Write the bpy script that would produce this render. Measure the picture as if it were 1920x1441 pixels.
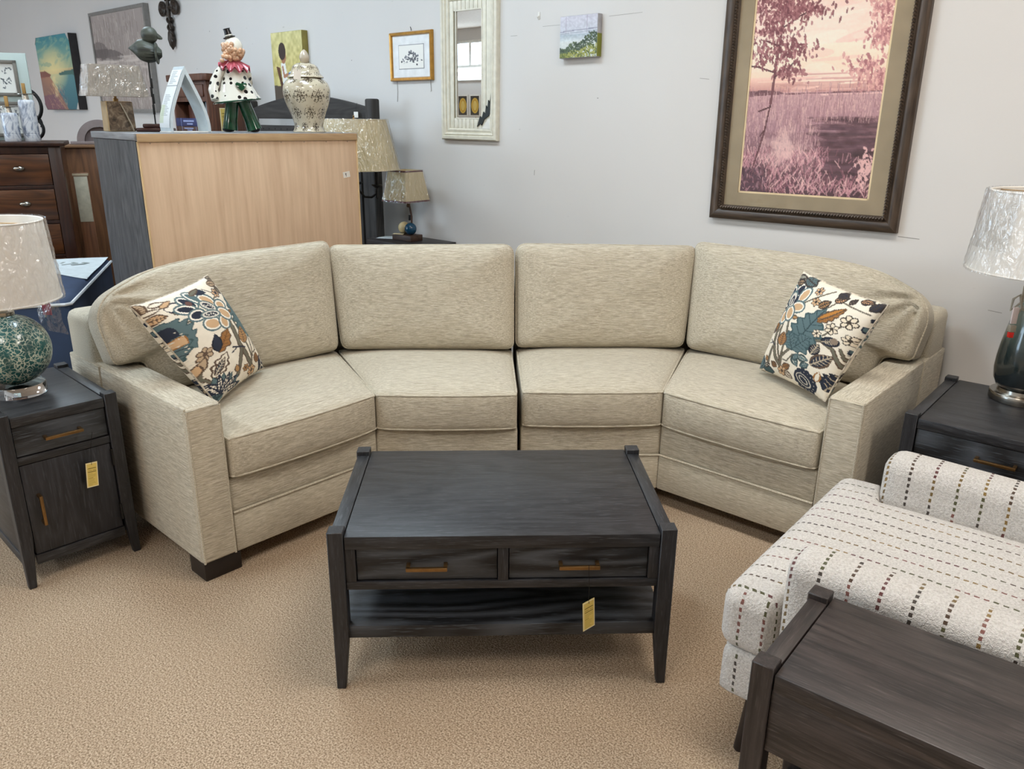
import bpy, bmesh, math, random
import numpy as np
from mathutils import Vector, Matrix, noise

sc = bpy.context.scene
COL = sc.collection
for _o in list(bpy.data.objects):
    bpy.data.objects.remove(_o)
R = math.radians
random.seed(7)

# ------------------------------------------------------------------ camera
PITCH, ROLL, FPX, EYE = .323885, .010565, 1469.4, 1.5
cam_d = bpy.data.cameras.new('camera')
cam = bpy.data.objects.new('camera', cam_d)
COL.objects.link(cam)
cam_d.sensor_fit = 'HORIZONTAL'
cam_d.sensor_width = 36.0
cam_d.lens = 36.0 * FPX / 1920.0
cam_d.clip_start = .05
_f = Vector((0, math.cos(PITCH), -math.sin(PITCH)))
_u0 = Vector((0, math.sin(PITCH), math.cos(PITCH)))
_x0 = Vector((1, 0, 0))
_x = _x0 * math.cos(ROLL) + _u0 * math.sin(ROLL)
_u = -_x0 * math.sin(ROLL) + _u0 * math.cos(ROLL)
cam.matrix_world = Matrix(((_x.x, _u.x, -_f.x, 0), (_x.y, _u.y, -_f.y, 0), (_x.z, _u.z, -_f.z, EYE), (0, 0, 0, 1)))
sc.camera = cam

# ------------------------------------------------------------------ exposure, world
sc.view_settings.view_transform = 'Standard'
sc.view_settings.look = 'None'
sc.view_settings.gamma = 1
sc.view_settings.use_curve_mapping = False
sc.view_settings.exposure = 0.12
LAMP_E = 20.0       # ceiling fluorescents
WIN_E = 9.0        # daylight through the shop windows
LAMP_WARM, LAMP_COOL, LAMP_MID = (1.0, .94, .86), (.74, .89, 1.0), (1.0, .95, .92)   # tube tints set by the warm and cool parts of the wall
WIN_C = (.60, .80, 1.0)
wd = bpy.data.worlds.new('world')
sc.world = wd
wd.use_nodes = True
wd.node_tree.nodes['Background'].inputs[0].default_value = (.7, .8, 1, 1)
wd.node_tree.nodes['Background'].inputs[1].default_value = .5
sc.cycles.max_bounces = 8
sc.cycles.diffuse_bounces = 4
sc.cycles.glossy_bounces = 4
sc.cycles.transmission_bounces = 6
sc.cycles.transparent_max_bounces = 12
sc.cycles.sample_clamp_indirect = 4
sc.cycles.caustics_reflective = False
sc.cycles.caustics_refractive = False

# ------------------------------------------------------------------ colour + materials
def s2l(c):
    return c / 12.92 if c <= .04045 else ((c + .055) / 1.055) ** 2.4
def hx(h):
    return tuple(s2l(int(h[i:i + 2], 16) / 255) for i in (0, 2, 4))
def rgba(h):
    return (hx(h) if isinstance(h, str) else tuple(h)) + (1,)

class NT:
    def __init__(s, name):
        s.m = bpy.data.materials.new(name)
        s.m.use_nodes = True
        s.t = s.m.node_tree
        s.b = s.t.nodes['Principled BSDF']
        s.out = s.t.nodes['Material Output']
    def n(s, typ, **kw):
        nd = s.t.nodes.new(typ)
        for k, v in kw.items():
            if k in ('op',):
                nd.operation = v
            else:
                setattr(nd, k, v)
        return nd
    def l(s, a, b):
        s.t.links.new(a, b)
    def coord(s, scale=(1, 1, 1), kind='Object', loc=(0, 0, 0), rot=(0, 0, 0)):
        tc = s.n('ShaderNodeTexCoord')
        mp = s.n('ShaderNodeMapping')
        mp.inputs['Scale'].default_value = scale
        mp.inputs['Location'].default_value = loc
        mp.inputs['Rotation'].default_value = rot
        s.l(tc.outputs[kind], mp.inputs[0])
        return mp.outputs[0]
    def noise(s, vec, scale=1, detail=2, rough=.5, dist=0):
        nd = s.n('ShaderNodeTexNoise')
        nd.inputs['Scale'].default_value = scale
        nd.inputs['Detail'].default_value = detail
        nd.inputs['Roughness'].default_value = rough
        nd.inputs['Distortion'].default_value = dist
        s.l(vec, nd.inputs['Vector'])
        return nd.outputs['Fac']
    def ramp(s, fac, stops, interp='LINEAR'):
        nd = s.n('ShaderNodeValToRGB')
        cr = nd.color_ramp
        cr.interpolation = interp
        while len(cr.elements) < len(stops):
            cr.elements.new(.5)
        for e, (p, c) in zip(cr.elements, stops):
            e.position = p
            e.color = rgba(c) if not isinstance(c, (int, float)) else (c, c, c, 1)
        s.l(fac, nd.inputs[0])
        return nd.outputs[0]
    def mix(s, fac, a, b, mode='MIX'):
        nd = s.n('ShaderNodeMix', data_type='RGBA', blend_type=mode)
        for sock, v in ((nd.inputs['Factor'], fac), (nd.inputs['A'], a), (nd.inputs['B'], b)):
            pass
        def put(i, v):
            if isinstance(v, (int, float)):
                nd.inputs[i].default_value = v
            elif isinstance(v, (str, tuple)):
                nd.inputs[i].default_value = rgba(v)
            else:
                s.l(v, nd.inputs[i])
        put(0, fac); put(6, a); put(7, b)
        return nd.outputs[2]
    def math(s, op, a, b=0, c=None):
        nd = s.n('ShaderNodeMath', op=op)
        for i, v in enumerate((a, b, c)):
            if v is None:
                continue
            if isinstance(v, (int, float)):
                nd.inputs[i].default_value = v
            else:
                s.l(v, nd.inputs[i])
        return nd.outputs[0]
    def bump(s, h, strength=.3, dist=.002):
        nd = s.n('ShaderNodeBump')
        nd.inputs['Strength'].default_value = strength
        nd.inputs['Distance'].default_value = dist
        s.l(h, nd.inputs['Height'])
        s.l(nd.outputs[0], s.b.inputs['Normal'])
    def base(s, v):
        if isinstance(v, (str, tuple)):
            s.b.inputs['Base Color'].default_value = rgba(v)
        else:
            s.l(v, s.b.inputs['Base Color'])
    def set(s, rough=.5, metal=0, **kw):
        s.b.inputs['Roughness'].default_value = rough
        s.b.inputs['Metallic'].default_value = metal
        for k, v in kw.items():
            s.b.inputs[k.replace('_', ' ')].default_value = v

def plain(name, col, rough=.5, metal=0, var=.08, vs=20, bump=0, **kw):
    t = NT(name)
    c = hx(col) if isinstance(col, str) else col
    f = t.noise(t.coord(), vs, 3)
    lo = tuple(max(0, x * (1 - var)) for x in c)
    hi = tuple(min(1, x * (1 + var)) for x in c)
    t.base(t.ramp(f, [(.3, lo), (.7, hi)]))
    t.set(rough, metal, **kw)
    if bump:
        t.bump(f, bump, .002)
    return t.m

def wood(name, dark, light, axis='x', fine=1.0, rough=.5, cath=.5, seed=0., lime=None, ring=11.0, stretch=6.0, spec=.5):
    t = NT(name)
    k = {'x': 0, 'y': 1, 'z': 2}[axis]
    sc1 = [110 * fine] * 3; sc1[k] = 6.0 * fine
    sc2 = [stretch * .75] * 3; sc2[k] = .75
    sc3 = [300 * fine] * 3; sc3[k] = 20 * fine
    g = t.noise(t.coord(tuple(sc1), loc=(seed, seed, seed)), 1, 4, .6)
    p = t.noise(t.coord(tuple(sc3), loc=(seed, 0, seed)), 1, 2, .6)
    n2 = t.noise(t.coord(tuple(sc2), loc=(seed * 2, seed, 0)), 1.6, 1.5, .4, .15)
    rg = t.math('FRACT', t.math('MULTIPLY', n2, ring))
    rg = t.math('ABSOLUTE', t.math('SUBTRACT', rg, .5))      # 0 .. .5
    rg = t.math('MULTIPLY', rg, 2 * cath)
    f = t.math('ADD', t.math('MULTIPLY', g, 1.0 - cath * .5), t.math('MULTIPLY', rg, .5))
    col = t.ramp(f, [(.3, dark), (.75, light)])
    if lime:
        m = t.math('MULTIPLY', t.ramp(p, [(.56, 0.), (.72, 1.)]), .55)
        col = t.mix(m, col, lime)
    t.base(col)
    t.set(rough)
    t.b.inputs['Specular IOR Level'].default_value = spec
    t.bump(t.math('ADD', p, f), .25, .0012)
    return t.m

def linen(name, axis='x'):
    t = NT(name)
    k = {'x': 0, 'y': 1, 'z': 2}[axis]
    a = [330.] * 3; a[k] = 20.
    b = [520.] * 3; b[k] = 40.
    s1 = t.noise(t.coord(tuple(a)), 1, 3, .6)
    s2 = t.noise(t.coord(tuple(b), loc=(3, 5, 7)), 1, 2, .6)
    w = t.noise(t.coord((700, 700, 700)), 1, 1)
    c = t.ramp(s1, [(.33, 'a09686'), (.5, 'b8af9b'), (.66, 'cec6b3')])
    c = t.mix(t.math('MULTIPLY', t.ramp(s2, [(.54, 0.), (.68, 1.)]), .6), c, 'e6dfd1')
    c = t.mix(t.math('MULTIPLY', t.ramp(w, [(.5, 0.), (.7, 1.)]), .3), c, '857b6a')
    t.base(c)
    t.set(.92)
    t.b.inputs['Specular IOR Level'].default_value = .2
    t.b.inputs['Sheen Weight'].default_value = .15
    t.bump(t.math('ADD', w, s2), .35, .0015)
    return t.m

def vcol(name, rough=.6, **kw):
    t = NT(name)
    a = t.n('ShaderNodeVertexColor', layer_name='print')
    t.base(a.outputs[0])
    t.set(rough, **kw)
    return t.m

def boucle(name, si, dash, pitch=.055, ph=0.):
    """white looped yarn with dashed stripes: si = stripe axis, dash = weights of x,y,z along the stripe"""
    t = NT(name)
    tc = t.n('ShaderNodeTexCoord')
    sp = t.n('ShaderNodeSeparateXYZ')
    t.l(tc.outputs['Object'], sp.inputs[0])
    wob = t.math('MULTIPLY', t.math('SUBTRACT', t.noise(t.coord(), 60, 2), .5), .006)
    sv = t.math('DIVIDE', t.math('ADD', t.math('ADD', sp.outputs[si], wob), ph), pitch)
    d = None
    for i in range(3):
        if dash[i]:
            q = t.math('MULTIPLY', sp.outputs[i], dash[i])
            d = q if d is None else t.math('ADD', d, q)
    sid = t.math('FLOOR', sv)
    dv = t.math('ADD', t.math('DIVIDE', d, .0195), t.math('MULTIPLY', sid, .37))
    m1 = t.math('LESS_THAN', t.math('ABSOLUTE', t.math('SUBTRACT', t.math('FRACT', sv), .5)), .055)
    m2 = t.math('LESS_THAN', t.math('FRACT', dv), .58)
    m = t.math('MULTIPLY', m1, m2)
    cb = t.n('ShaderNodeCombineXYZ')
    t.l(sid, cb.inputs[0])
    t.l(t.math('FLOOR', t.math('DIVIDE', dv, 4.)), cb.inputs[1])
    wn = t.n('ShaderNodeTexWhiteNoise', noise_dimensions='3D')
    t.l(cb.outputs[0], wn.inputs[0])
    dc = t.ramp(wn.outputs['Value'], [(0, '5a4636'), (.18, '7d6538'), (.36, '4a4038'), (.5, '8a5a50'), (.62, '5c5a3a'), (.75, '6a3f3c'), (.88, '94763f')], 'CONSTANT')
    n1 = t.noise(t.coord(), 190, 3, .65)
    n2 = t.noise(t.coord(), 420, 2, .6)
    wc = t.ramp(n1, [(.3, 'cbc4bc'), (.6, 'ece7e1')])
    t.base(t.mix(m, wc, dc))
    t.set(.95)
    t.b.inputs['Specular IOR Level'].default_value = .15
    t.b.inputs['Sheen Weight'].default_value = .2
    t.bump(t.math('ADD', t.math('ADD', n1, t.math('MULTIPLY', n2, .5)), t.math('MULTIPLY', m, .5)), 1.0, .009)
    return t.m

def film(name):
    """crinkled clear plastic wrap: thin sheet, mostly clear, mirror-like on its creases"""
    t = NT(name)
    a = t.noise(t.coord((11, 11, 3.5)), 1.5, 2, .5, 1.5)
    b = t.noise(t.coord((26, 26, 12), rot=(.3, .4, 0)), 1.3, 2, .5, 1.)
    ra = t.math('ABSOLUTE', t.math('SUBTRACT', a, .5))
    rb = t.math('ABSOLUTE', t.math('SUBTRACT', b, .5))
    t.bump(t.math('ADD', t.math('MULTIPLY', ra, 1.6), t.math('MULTIPLY', rb, .7)), 1.0, .02)
    bp = [n for n in t.t.nodes if n.type == 'BUMP'][0]
    tr = t.n('ShaderNodeBsdfTransparent')
    gl = t.n('ShaderNodeBsdfGlossy')
    gl.inputs['Roughness'].default_value = .2
    lw = t.n('ShaderNodeLayerWeight')
    lw.inputs['Blend'].default_value = .5
    t.l(bp.outputs[0], gl.inputs['Normal'])
    fac = t.math('ADD', t.math('MULTIPLY', t.math('POWER', lw.outputs['Facing'], 3.), .4), .2)
    mx = t.n('ShaderNodeMixShader')
    t.l(fac, mx.inputs[0])
    t.l(tr.outputs[0], mx.inputs[1])
    t.l(gl.outputs[0], mx.inputs[2])
    t.l(mx.outputs[0], t.out.inputs[0])
    return t.m

def emit(name, col, e):
    t = NT(name)
    em = t.n('ShaderNodeEmission')
    em.inputs[0].default_value = rgba(col)
    em.inputs[1].default_value = e
    t.l(em.outputs[0], t.out.inputs[0])
    return t.m

M = {}
M['oak'] = wood('black_oak_along_x', '131316', '343437', 'x', 1, .42, .45, 0, '54565a')
M['oak_y'] = wood('black_oak_along_y', '131316', '343437', 'y', 1, .42, .45, 3, '54565a')
M['oak_z'] = wood('black_oak_along_z', '131316', '313135', 'z', 1, .45, .3, 5, '4c4e52')
M['oak_dr'] = wood('black_oak_drawer', '0f0f11', '404348', 'x', .8, .5, 1.2, 9, '5a6068', 9, 5)
M['linen_x'] = linen('oatmeal_linen_x', 'x')
M['linen_y'] = linen('oatmeal_linen_y', 'y')
M['dark_foot'] = plain('espresso_foot', '1e1613', .45)
M['brass'] = plain('brushed_brass', '92724a', .36, 1, .1, 60)
M['black'] = plain('black_iron', '151413', .5, .3)
M['steel'] = plain('brushed_nickel', 'a8a39a', .22, 1, .05, 30)
M['film'] = film('clear_plastic_wrap')

# ------------------------------------------------------------------ mesh builder
class MB:
    def __init__(s):
        s.v = []; s.f = []
    def add(s, vs, fs, mtx=None):
        o = len(s.v)
        if mtx is not None:
            vs = [mtx @ Vector(v) for v in vs]
        s.v += [tuple(v) for v in vs]
        s.f += [tuple(i + o for i in f) for f in fs]
        return s
    def box(s, x0, x1, y0, y1, z0, z1, b=0., seg=2, mtx=None, fn=None):
        bm = bmesh.new()
        bmesh.ops.create_cube(bm, size=1)
        for v in bm.verts:
            v.co = Vector((x0 + (v.co.x + .5) * (x1 - x0), y0 + (v.co.y + .5) * (y1 - y0), z0 + (v.co.z + .5) * (z1 - z0)))
            if fn:
                v.co = Vector(fn(*v.co))
        if b:
            bmesh.ops.bevel(bm, geom=bm.edges[:], offset=b, segments=seg, profile=.5, affect='EDGES')
        bm.verts.index_update()
        s.add([v.co[:] for v in bm.verts], [[v.index for v in f.verts] for f in bm.faces], mtx)
        bm.free()
        return s
    def prism(s, poly, z0, z1, b=0., seg=2, mtx=None):
        bm = bmesh.new()
        a = sum(poly[i][0] * poly[(i + 1) % len(poly)][1] - poly[(i + 1) % len(poly)][0] * poly[i][1] for i in range(len(poly)))
        if a < 0:
            poly = poly[::-1]
        lo = [bm.verts.new((p[0], p[1], z0)) for p in poly]
        hi = [bm.verts.new((p[0], p[1], z1)) for p in poly]
        n = len(poly)
        bm.faces.new(lo[::-1]); bm.faces.new(hi)
        for i in range(n):
            bm.faces.new((lo[i], lo[(i + 1) % n], hi[(i + 1) % n], hi[i]))
        if b:
            bmesh.ops.bevel(bm, geom=bm.edges[:], offset=b, segments=seg, profile=.5, affect='EDGES')
        bm.verts.index_update()
        s.add([v.co[:] for v in bm.verts], [[v.index for v in f.verts] for f in bm.faces], mtx)
        bm.free()
        return s
    def tube(s, pts, r, n=8, closed=False, mtx=None):
        P = [Vector(p) for p in pts]
        N = len(P)
        rr = r if hasattr(r, '__len__') else [r] * N
        vs = []; fs = []
        up = None
        for i in range(N):
            a = P[i - 1] if (i > 0 or closed) else P[i]
            b = P[(i + 1) % N] if (i < N - 1 or closed) else P[i]
            t = (b - a)
            t = t.normalized() if t.length > 1e-9 else Vector((0, 0, 1))
            if up is None:
                up = Vector((0, 0, 1)) if abs(t.z) < .9 else Vector((1, 0, 0))
            sd = t.cross(up)
            if sd.length < 1e-6:
                sd = t.cross(Vector((1, .3, 0)))
            sd.normalize()
            up = sd.cross(t).normalized()
            for k in range(n):
                an = 2 * math.pi * k / n
                vs.append(P[i] + (sd * math.cos(an) + up * math.sin(an)) * rr[i])
        for i in range(N if closed else N - 1):
            j = (i + 1) % N
            for k in range(n):
                fs.append((i * n + k, i * n + (k + 1) % n, j * n + (k + 1) % n, j * n + k))
        if not closed:
            fs.append(tuple(range(n))[::-1])
            fs.append(tuple((N - 1) * n + k for k in range(n)))
        return s.add(vs, fs, mtx)
    def lathe(s, prof, n=32, mtx=None, fn=None, cap=True):
        vs = []; fs = []
        for (r, z) in prof:
            for k in range(n):
                a = 2 * math.pi * k / n
                q = (r * math.cos(a), r * math.sin(a), z)
                vs.append(fn(*q) if fn else q)
        for i in range(len(prof) - 1):
            for k in range(n):
                fs.append((i * n + k, i * n + (k + 1) % n, (i + 1) * n + (k + 1) % n, (i + 1) * n + k))
        if cap:
            fs.append(tuple(range(n))[::-1])
            fs.append(tuple((len(prof) - 1) * n + k for k in range(n)))
        return s.add(vs, fs, mtx)
    def grid(s, fn, nu, nv, mtx=None):
        vs = [fn(i / (nu - 1), j / (nv - 1)) for j in range(nv) for i in range(nu)]
        fs = [(j * nu + i, j * nu + i + 1, (j + 1) * nu + i + 1, (j + 1) * nu + i) for j in range(nv - 1) for i in range(nu - 1)]
        return s.add(vs, fs, mtx)
    def sphere(s, c, r, n=16, m=10, sq=(1, 1, 1)):
        pr = [(max(1e-4, math.sin(math.pi * i / m)), -math.cos(math.pi * i / m)) for i in range(m + 1)]
        return s.lathe(pr, n, fn=lambda x, y, z: (c[0] + x * r * sq[0], c[1] + y * r * sq[1], c[2] + z * r * sq[2]))
    def build(s, name, mat, parent=None, loc=(0, 0, 0), rot=(0, 0, 0), angle=38):
        me = bpy.data.meshes.new(name)
        me.from_pydata(s.v, [], s.f)
        me.validate()
        me.update()
        if mat is not None:
            me.materials.append(mat)
        me.shade_smooth()
        if angle < 170:
            me.set_sharp_from_angle(angle=R(angle))
        o = bpy.data.objects.new(name, me)
        COL.objects.link(o)
        o.location = loc
        o.rotation_euler = rot if hasattr(rot, '__len__') else (0, 0, rot)
        if parent is not None:
            o.parent = parent
        return o

def thing(name, label, cat, loc=(0, 0, 0), rz=0., group=None, rot=None):
    o = bpy.data.objects.new(name, None)
    COL.objects.link(o)
    o.empty_display_size = .1
    o.location = loc
    o.rotation_euler = rot if rot else (0, 0, rz)
    o['label'] = label
    o['category'] = cat
    if group:
        o['group'] = group
    return o
def tag(o, label, cat, group=None):
    o['label'] = label
    o['category'] = cat
    if group:
        o['group'] = group
    return o
def struct(o):
    o['kind'] = 'structure'
    return o

# ------------------------------------------------------------------ flat print painter (colour per vertex)
class Pic:
    def __init__(s, w, h, bg):
        s.w, s.h = w, h
        s.a = np.zeros((h, w, 3))
        s.a[:] = np.array(s.col(bg))
    def col(s, c):
        return tuple(int(c[i:i + 2], 16) / 255 for i in (0, 2, 4)) if isinstance(c, str) else c
    def _bb(s, x0, x1, y0, y1):
        i0 = max(0, int(x0 * s.w) - 1); i1 = min(s.w, int(x1 * s.w) + 2)
        j0 = max(0, int(y0 * s.h) - 1); j1 = min(s.h, int(y1 * s.h) + 2)
        if i1 <= i0 or j1 <= j0:
            return None
        X, Y = np.meshgrid((np.arange(i0, i1) + .5) / s.w, (np.arange(j0, j1) + .5) / s.h)
        return i0, i1, j0, j1, X, Y
    def put(s, bb, m, c, al=1.):
        i0, i1, j0, j1 = bb[:4]
        v = s.a[j0:j1, i0:i1]
        v[m] = v[m] * (1 - al) + np.array(s.col(c)) * al
    def ell(s, cx, cy, rx, ry, ang, c, al=1.):
        r = max(rx, ry)
        bb = s._bb(cx - r, cx + r, cy - r, cy + r)
        if bb is None: return
        X, Y = bb[4] - cx, bb[5] - cy
        ca, sa = math.cos(ang), math.sin(ang)
        u = X * ca + Y * sa; v = -X * sa + Y * ca
        s.put(bb, (u / rx) ** 2 + (v / ry) ** 2 <= 1, c, al)
    def poly(s, pts, c, al=1.):
        xs = [p[0] for p in pts]; ys = [p[1] for p in pts]
        bb = s._bb(min(xs), max(xs), min(ys), max(ys))
        if bb is None: return
        X, Y = bb[4], bb[5]
        m = np.zeros(X.shape, bool)
        n = len(pts)
        for i in range(n):
            x1, y1 = pts[i]; x2, y2 = pts[(i + 1) % n]
            if y1 == y2: continue
            cnd = ((y1 > Y) != (y2 > Y)) & (X < (x2 - x1) * (Y - y1) / (y2 - y1) + x1)
            m ^= cnd
        s.put(bb, m, c, al)
    def line(s, pts, w, c, al=1.):
        for (x1, y1), (x2, y2) in zip(pts[:-1], pts[1:]):
            bb = s._bb(min(x1, x2) - w, max(x1, x2) + w, min(y1, y2) - w, max(y1, y2) + w)
            if bb is None: continue
            X, Y = bb[4], bb[5]
            dx, dy = x2 - x1, y2 - y1
            L = dx * dx + dy * dy + 1e-12
            t = np.clip(((X - x1) * dx + (Y - y1) * dy) / L, 0, 1)
            s.put(bb, (X - x1 - t * dx) ** 2 + (Y - y1 - t * dy) ** 2 <= (w / 2) ** 2, c, al)
    def leaf(s, x0, y0, x1, y1, wd, fill, edge=None, vein=None, lob=0, ew=.008):
        dx, dy = x1 - x0, y1 - y0
        n = 26
        def out(k):
            L = []; Rr = []
            for i in range(n + 1):
                t = i / n
                w = wd * (math.sin(math.pi * t ** .8)) * k
                if lob:
                    w *= 1 + .22 * math.sin(t * lob * 2 * math.pi)
                L.append((x0 + dx * t - dy * w, y0 + dy * t + dx * w))
                Rr.append((x0 + dx * t + dy * w, y0 + dy * t - dx * w))
            return L + Rr[::-1]
        if edge:
            o = out(1)
            s.poly(o, edge)
            s.line(o + o[:1], ew, edge)
            L = math.hypot(dx, dy)
            s.poly(out(max(.3, 1 - ew * .9 / max(.01, wd * L))), fill)
        else:
            s.poly(out(1), fill)
        if vein:
            s.line([(x0, y0), (x0 + dx * .95, y0 + dy * .95)], ew * .8, vein)
            for i in range(1, 6):
                t = i / 6.5
                w = wd * math.sin(math.pi * t ** .8) * .75
                for sg in (-1, 1):
                    s.line([(x0 + dx * t, y0 + dy * t), (x0 + dx * (t + .12) - sg * dy * w, y0 + dy * (t + .12) + sg * dx * w)], ew * .5, vein)
    def grad(s, y0, y1, c0, c1):
        j0, j1 = int(y0 * s.h), int(y1 * s.h)
        c0 = np.array(s.col(c0)); c1 = np.array(s.col(c1))
        for j in range(max(0, j0), min(s.h, j1)):
            t = (j - j0) / max(1, j1 - j0 - 1)
            s.a[j, :] = c0 * (1 - t) + c1 * t
    def mottle(s, amp, fx, fy, seed=0, y0=0., y1=1., x0=0., x1=1.):
        rs = np.random.RandomState(seed)
        j0, j1, i0, i1 = int(y0 * s.h), int(y1 * s.h), int(x0 * s.w), int(x1 * s.w)
        g = rs.rand(max(2, int(fy)) + 2, max(2, int(fx)) + 2) - .5
        yy = np.linspace(0, g.shape[0] - 1.001, j1 - j0); xx = np.linspace(0, g.shape[1] - 1.001, i1 - i0)
        yi = yy.astype(int); xi = xx.astype(int)
        fy_ = (yy - yi)[:, None]; fx_ = (xx - xi)[None]
        q = (g[yi][:, xi] * (1 - fx_) + g[yi][:, xi + 1] * fx_) * (1 - fy_) + (g[yi + 1][:, xi] * (1 - fx_) + g[yi + 1][:, xi + 1] * fx_) * fy_
        s.a[j0:j1, i0:i1] += (q * 2 * amp)[..., None]
    def linear(s):
        a = np.clip(s.a, 0, 1)
        l = np.where(a <= .04045, a / 12.92, ((a + .055) / 1.055) ** 2.4)
        return np.concatenate([l, np.ones(l.shape[:2] + (1,))], 2)

def paint_mesh(me, cols):
    at = me.color_attributes.new('print', 'FLOAT_COLOR', 'POINT')
    at.data.foreach_set('color', np.asarray(cols, np.float32).ravel())

def print_panel(name, pic, W, H, mat, parent=None, y=0., cx=0., cz=0., fn=None, loc=(0, 0, 0), rot=(0, 0, 0)):
    """flat print, x to the right, z up, facing -y; centred on cx, cz"""
    b = MB()
    g = fn if fn else (lambda u, v: (cx + (u - .5) * W, y, cz + (.5 - v) * H))
    nu, nv = pic.w, pic.h
    vs = [g(i / (nu - 1), j / (nv - 1)) for j in range(nv) for i in range(nu)]
    fs = [(j * nu + i, (j + 1) * nu + i, (j + 1) * nu + i + 1, j * nu + i + 1) for j in range(nv - 1) for i in range(nu - 1)]
    me = bpy.data.meshes.new(name)
    me.from_pydata(vs, [], fs)
    me.update()
    me.materials.append(mat)
    me.shade_smooth()
    paint_mesh(me, pic.linear())
    o = bpy.data.objects.new(name, me)
    COL.objects.link(o)
    o.location = loc
    o.rotation_euler = rot
    if parent is not None:
        o.parent = parent
    return o
M['print'] = vcol('matte_print', .7)
M['print_gloss'] = vcol('print_under_glass', .6)
M['cloth_print'] = vcol('printed_cotton', .9)

# ------------------------------------------------------------------ the room.  wall frame: xw to the viewer's right, q towards the back wall
WR = R(-42)
RX = Vector((math.cos(WR), math.sin(WR), 0))
RN = Vector((-math.sin(WR), math.cos(WR), 0))
QW = 3.562
def wp(xw, q, z):
    return RX * xw + RN * q + Vector((0, 0, z))
XL, XR, QF, CH = -14.5, 4.5, -6.0, 3.4

def carpet_mat():
    t = NT('tan_carpet')
    a = t.noise(t.coord(), 210, 2, .7)
    b = t.noise(t.coord(), 120, 3, .7)
    c = t.noise(t.coord(), 1.6, 3, .5)
    col = t.ramp(a, [(.36, '7d6a56'), (.5, 'b39b82'), (.64, 'd8c5ac')])
    col = t.mix(t.math('MULTIPLY', t.ramp(c, [(.35, 0.), (.7, 1.)]), .25), col, 'a28a70')
    t.base(col)
    t.set(.97)
    t.b.inputs['Specular IOR Level'].default_value = .1
    t.bump(t.math('ADD', a, b), .9, .006)
    return t.m
def wall_mat():
    t = NT('painted_wall')
    b = t.noise(t.coord(), 140, 3, .6)
    c = t.noise(t.coord((1, 1, 1)), .7, 3, .5)
    sp = t.noise(t.coord((16, 16, 45), loc=(2, 3, 4)), 1, 1)
    col = t.ramp(c, [(.3, 'cfccc9'), (.7, 'd6d3d0')])
    col = t.mix(t.math('MULTIPLY', t.ramp(sp, [(.78, 0.), (.83, 1.)]), .35), col, '8d8984')
    t.base(col)
    t.set(.75)
    t.b.inputs['Specular IOR Level'].default_value = .3
    t.bump(b, .12, .002)
    return t.m
M['wall'] = wall_mat()
M['carpet'] = carpet_mat()
M['ceil'] = plain('ceiling_paint', 'b3a495', .9)

def room_box(name, x0, x1, q0, q1, z0, z1, mat):
    return struct(MB().box(x0, x1, q0, q1, z0, z1).build(name, mat, rot=(0, 0, WR)))
room_box('floor', XL - .1, XR + .1, QF - .1, QW + .1, -.1, 0, M['carpet'])
room_box('wall_back', XL - .1, XR + .1, QW, QW + .1, 0, CH, M['wall'])
room_box('wall_left', XL - .1, XL, QF, QW, 0, CH, M['wall'])
room_box('wall_right', XR, XR + .1, QF, QW, 0, CH, M['wall'])
room_box('wall_front', XL - .1, XR + .1, QF - .1, QF, 0, CH, M['wall'])
room_box('ceiling', XL - .1, XR + .1, QF - .1, QW + .1, CH, CH + .1, M['ceil'])

for _k, _c in (('lamp_warm', LAMP_WARM), ('lamp_cool', LAMP_COOL), ('lamp_mid', LAMP_MID)):
    M[_k] = emit('fluorescent_' + _k, _c, LAMP_E)
M['lamp_e'] = M['lamp_cool']
M['win_e'] = emit('window_daylight', WIN_C, WIN_E)
M['white_metal'] = plain('white_enamel', 'dedbd4', .4)
def shop_window(n, x0, x1, z0, z1, panes):
    fr = MB()
    fr.box(x0 - .06, x1 + .06, QF - .005, QF + .04, z0 - .06, z0, .004)
    fr.box(x0 - .06, x1 + .06, QF - .005, QF + .04, z1, z1 + .06, .004)
    for i in range(panes + 1):
        x = x0 + (x1 - x0) * i / panes
        fr.box(x - .03, x + .03, QF - .005, QF + .04, z0, z1, .004)
    w = struct(fr.build('window_%d' % n, M['white_metal'], rot=(0, 0, WR)))
    for i in range(panes):
        a = x0 + (x1 - x0) * i / panes; b = x0 + (x1 - x0) * (i + 1) / panes
        MB().box(a + .03, b - .03, QF + .006, QF + .012, z0, z1).build('pane', M['win_e'], w)
    return w
shop_window(1, -11.6, -7.3, .7, 2.9, 3)
shop_window(2, -14.0, -12.2, 2.66, 3.1, 2)
for ix, x in enumerate((-11.5, -8.6, -5.6, -3.1, -.6, 1.9)):
    for iq, q in enumerate((-4.2, -1.2, 1.85)):
        if (iq == 2 and ix < 2) or (ix == 5 and iq < 2) or (iq == 0 and ix == 0):
            continue
        t = thing('ceiling_light', 'glowing ceiling light panel in the %s row, %s from the right end' % (('window', 'middle', 'picture wall')[iq], ('sixth', 'fifth', 'fourth', 'third', 'second', 'first')[ix]), 'light', wp(x, q, CH), WR, 'ceiling light panels')
        f = MB()
        for a in ((-.62, -.6, -.32, .32), (.6, .62, -.32, .32), (-.62, .62, -.32, -.3), (-.62, .62, .3, .32)):
            f.box(a[0], a[1], a[2], a[3], -.05, 0)
        f.build('frame', M['white_metal'], t)
        MB().box(-.6, .6, -.3, .3, -.045, -.03).build('diffuser', M[('lamp_mid', 'lamp_mid', 'lamp_cool', 'lamp_cool', 'lamp_warm', 'lamp_warm')[ix]], t)

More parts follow.
